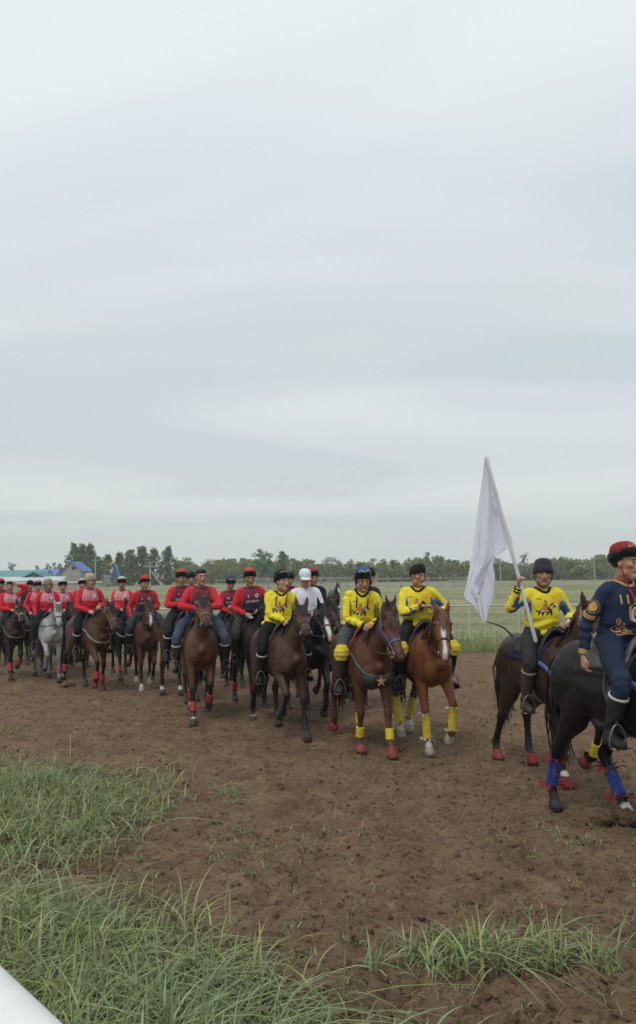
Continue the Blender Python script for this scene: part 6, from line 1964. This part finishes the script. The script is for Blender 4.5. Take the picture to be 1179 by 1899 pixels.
# ------------------------------------------------------------------ flag
def build_flag():
    b, t = np.array(pole_bot), np.array(pole_top)
    root = empty('flag', Matrix.Translation(pole_bot)); tag(root, 'white flag hanging in folds from a slanting white pole', 'flag')
    ax = unit(t - b)
    mb = MB(); mb.limb([b * 0 - ax * .05, (t - b) * .5, (t - b)], [.021, .0195, .018], lat=(1, 0, 0), n=14, sub=4)
    mb.obj('pole', mat('pole_white', (.60, .60, .58), rough=.4, spec=.4, noise=(5, .08)), root)
    L = [(899, 849), (893, 895), (886, 945), (879, 1000), (872, 1046), (865, 1085), (861, 1106), (874, 1122), (889, 1151)]
    Rr = [(904, 850), (918, 905), (930, 945), (941, 978), (951, 1009), (930, 1020), (915, 1042), (918, 1075), (914, 1128)]
    n, m = 64, 40
    Lc = catmull(np.array(L, float), 8); Rc = catmull(np.array(Rr, float), 8)
    ti = np.linspace(0, len(Lc) - 1, n)
    Lc = np.stack([np.interp(ti, np.arange(len(Lc)), Lc[:, k]) for k in (0, 1)], 1); Rc = np.stack([np.interp(ti, np.arange(len(Rc)), Rc[:, k]) for k in (0, 1)], 1)
    V = np.zeros((n, m, 3)); UV = np.zeros((n, m, 2))
    for i in range(n):
        v = i / (n - 1)
        on = smoothstep(.50, .62, v)                  # below the hoist the cloth hangs free
        for j in range(m):
            u = j / (m - 1)
            q = Lc[i] * (1 - u) + Rc[i] * u
            # flag cloth narrows at the foot into three drooping corners
            q = q + A(0, 26 * on * (math.sin(u * 6.6 - 1.0) * .5) * smoothstep(.80, 1.0, v))
            k = smoothstep(.0, .3, v)
            ph = 2.1 * math.pi * u + .8 * v
            fold = (.050 * math.sin(ph * 1.6 + .6) + .030 * math.sin(ph * 3.1 + 3 * v)) * k * (1 - smoothstep(.75, 1, u) * (1 - on)) + .008 * math.sin(ph * 7 + 9 * v)
            d = between(np.array([0, pole_top.y]), np.array([0, pole_bot.y]), v * .6)[1]
            p = at(q[0], q[1], d + .01 + fold - .02 * (1 - u))
            V[i, j] = np.array(p) - b; UV[i, j] = (u, v)
    idx = np.arange(n * m).reshape(n, m)
    Q = np.stack([idx[:-1, :-1], idx[:-1, 1:], idx[1:, 1:], idx[1:, :-1]], -1).reshape(-1, 4)
    me = np_quads('cloth', V.reshape(-1, 3), Q)
    u, v = UV[..., 0].ravel(), UV[..., 1].ravel()
    set_col(me, np.stack([u, v, v * 0], 1), 'sheet')
    m_ = bpy.data.materials.new('flag_cloth'); m_.use_nodes = True; t_ = m_.node_tree; bs = t_.nodes['Principled BSDF']
    bs.inputs['Roughness'].default_value = .6; bs.inputs['Sheen Weight'].default_value = .2; bs.inputs['Specular IOR Level'].default_value = .25
    at_ = t_.nodes.new('ShaderNodeAttribute'); at_.attribute_name = 'sheet'
    sp = t_.nodes.new('ShaderNodeSeparateXYZ'); t_.links.new(at_.outputs['Vector'], sp.inputs[0])
    def mth(op, a, b_=None, c=None):
        x = t_.nodes.new('ShaderNodeMath'); x.operation = op
        for i_, w in enumerate((a, b_, c)):
            if w is None: continue
            if isinstance(w, (int, float)): x.inputs[i_].default_value = w
            else: t_.links.new(w, x.inputs[i_])
        return x.outputs[0]
    U, Vv = sp.outputs[0], sp.outputs[1]
    def band(x, c, w):   # 1 inside |x-c|<w
        return mth('LESS_THAN', mth('ABSOLUTE', mth('SUBTRACT', x, c)), w)
    # a slanting line of grey lettering near the foot, a faint picture in the middle
    sl = mth('ADD', Vv, mth('MULTIPLY', U, .16))
    vo = t_.nodes.new('ShaderNodeTexVoronoi'); vo.distance = 'CHEBYCHEV'; vo.inputs['Scale'].default_value = 46; t_.links.new(at_.outputs['Vector'], vo.inputs['Vector'])
    blk = mth('GREATER_THAN', vo.outputs['Distance'], .42)
    line = mth('MULTIPLY', mth('MULTIPLY', band(sl, .905, .016), band(U, .42, .26)), blk)
    nz = t_.nodes.new('ShaderNodeTexNoise'); nz.inputs['Scale'].default_value = 9; nz.inputs['Detail'].default_value = 5; t_.links.new(at_.outputs['Vector'], nz.inputs['Vector'])
    pic = mth('MULTIPLY', mth('MULTIPLY', band(Vv, .52, .17), band(U, .22, .17)), mth('GREATER_THAN', nz.outputs['Fac'], .53))
    edge = mth('MULTIPLY', mth('MULTIPLY', band(Vv, .20, .10), band(U, .72, .10)), mth('GREATER_THAN', nz.outputs['Fac'], .55))
    ink = mth('ADD', mth('MULTIPLY', line, .50), mth('ADD', mth('MULTIPLY', pic, .16), mth('MULTIPLY', edge, .3)))
    mx = t_.nodes.new('ShaderNodeMixRGB'); mx.inputs[1].default_value = (.86, .86, .96, 1); mx.inputs[2].default_value = (.22, .21, .22, 1)
    t_.links.new(ink, mx.inputs[0]); t_.links.new(mx.outputs[0], bs.inputs['Base Color'])
    tr = t_.nodes.new('ShaderNodeBsdfTranslucent'); t_.links.new(mx.outputs[0], tr.inputs['Color'])
    ms = t_.nodes.new('ShaderNodeMixShader'); ms.inputs[0].default_value = .42
    out = [x for x in t_.nodes if x.type == 'OUTPUT_MATERIAL'][0]
    t_.links.new(bs.outputs[0], ms.inputs[1]); t_.links.new(tr.outputs[0], ms.inputs[2]); t_.links.new(ms.outputs[0], out.inputs['Surface'])
    link('cloth', me, root, m_)
build_flag()

# ------------------------------------------------------------------ small things
# whip tucked behind the flag bearer
a, b_, c_, d_ = at(905, 1154, 9.75), at(920, 1158, 9.70), at(936, 1166, 9.62), at(950, 1180, 9.50)
w = empty('riding_whip', Matrix.Translation(d_)); tag(w, 'thin curved black riding whip sticking out behind the flag bearer', 'whip')
mb = MB(); mb.limb([np.array(p - d_) for p in (a, b_, c_, d_)], [.006, .008, .010, .012], lat=(0, 1, 0), sub=5, n=8); mb.obj('handle', mat('whip_black', (.012, .011, .011), rough=.6), w)
mb = MB(); mb.limb([np.array(a - d_), np.array(a - d_) + A(-.03, 0, .012)], [.006, .003], lat=(0, 1, 0), sub=2, n=6); mb.obj('tip', mat('whip_black', (.012, .011, .011)), w)
# phone in the hand of the rider numbered 5
Hp = CAST[[i for i, c in enumerate(CAST) if c[1] is P14][0]][0]
g_ = P14['arms']['r'][3]
ph = empty('mobile_phone', Hp['M'] @ Matrix.Translation(Vector(g_ + A(.02, .0, .01))) @ Matrix.Rotation(R(35), 4, 'Y') @ Matrix.Rotation(R(25), 4, 'Z')); tag(ph, 'black mobile phone held low by the rider numbered 5', 'phone')
mb = MB(); mb.box(A(0, 0, 0), (.078, .038, .005)); mb.obj('case', mat('phone_case', (.015, .015, .016), rough=.4), ph, smooth=False)
mb = MB(); mb.box(A(0, 0, .0058), (.072, .034, .0012)); mb.obj('screen', mat('phone_screen', (.30, .31, .33), rough=.1), ph, smooth=False)
# pale bottle in the flag bearer's left hand
gb = P20['arms']['l'][3]
bt = empty('bottle', M20 @ Matrix.Translation(Vector(gb + A(0, 0, -.06)))); tag(bt, 'small white bottle in the left hand of the flag bearer', 'bottle')
mb = MB(); mb.limb([A(0, 0, 0), A(0, 0, .02), A(0, 0, .10), A(0, 0, .125)], [.022, .024, .023, .012], lat=(1, 0, 0), sub=3, n=12); mb.obj('bottle_body', mat('bottle_white', (.62, .60, .58), rough=.4), bt)
mb = MB(); mb.limb([A(0, 0, .13), A(0, 0, .150)], [.013, .013], lat=(1, 0, 0), sub=1, n=10); mb.obj('lid', mat('bottle_lid', (.5, .5, .48), rough=.4), bt)
# clods thrown up by the hooves
def clod(px, py, size, label, seed):
    p = ground(px, py); r = np.random.default_rng(seed)
    V = Vol()
    for _ in range(9): V.blob(A(r.normal(0, size * .55), r.normal(0, size * .3), size * r.uniform(.1, .5)), size * r.uniform(.25, .5, 3))
    me, co, _, _ = V.fuse('dirt_clod', size * .07, 1)
    co = co + normals(me) * (size * .10 * lump(co / size, 7, seed, 3))[:, None]; set_co(me, co)
    o = link('dirt_clod', me, None, MATS['soil']); o.location = p; tag(o, label, 'clod', 'clods of dirt kicked loose')
clod(1168, 1528, .17, 'big brown clod of dirt kicked up behind the black horse', 3)
clod(742, 1391, .085, 'flat brown clod by the front hoof of the horse with the star', 5)
clod(128, 1272, .12, 'dark clod by the front hooves of the dark bay with red bands', 8)

bpy.data.scenes.remove(TMP)
# ------------------------------------------------------------------ air
def build_haze(dens):
    mb = MB(); mb.box(A(0, 150, 9.0), (420, 230, 10.5))
    m = bpy.data.materials.new('air'); m.use_nodes = True; t = m.node_tree
    t.nodes.remove(t.nodes['Principled BSDF'])
    v = t.nodes.new('ShaderNodeVolumePrincipled'); v.inputs['Density'].default_value = dens; v.inputs['Color'].default_value = (.92, .95, .97, 1); v.inputs['Anisotropy'].default_value = .2
    t.links.new(v.outputs[0], [x for x in t.nodes if x.type == 'OUTPUT_MATERIAL'][0].inputs['Volume'])
    o = mb.obj('haze', m, None, smooth=False); tag(o, 'thin pale haze in the air over the field', 'haze', kind='stuff')
build_haze(.0007)
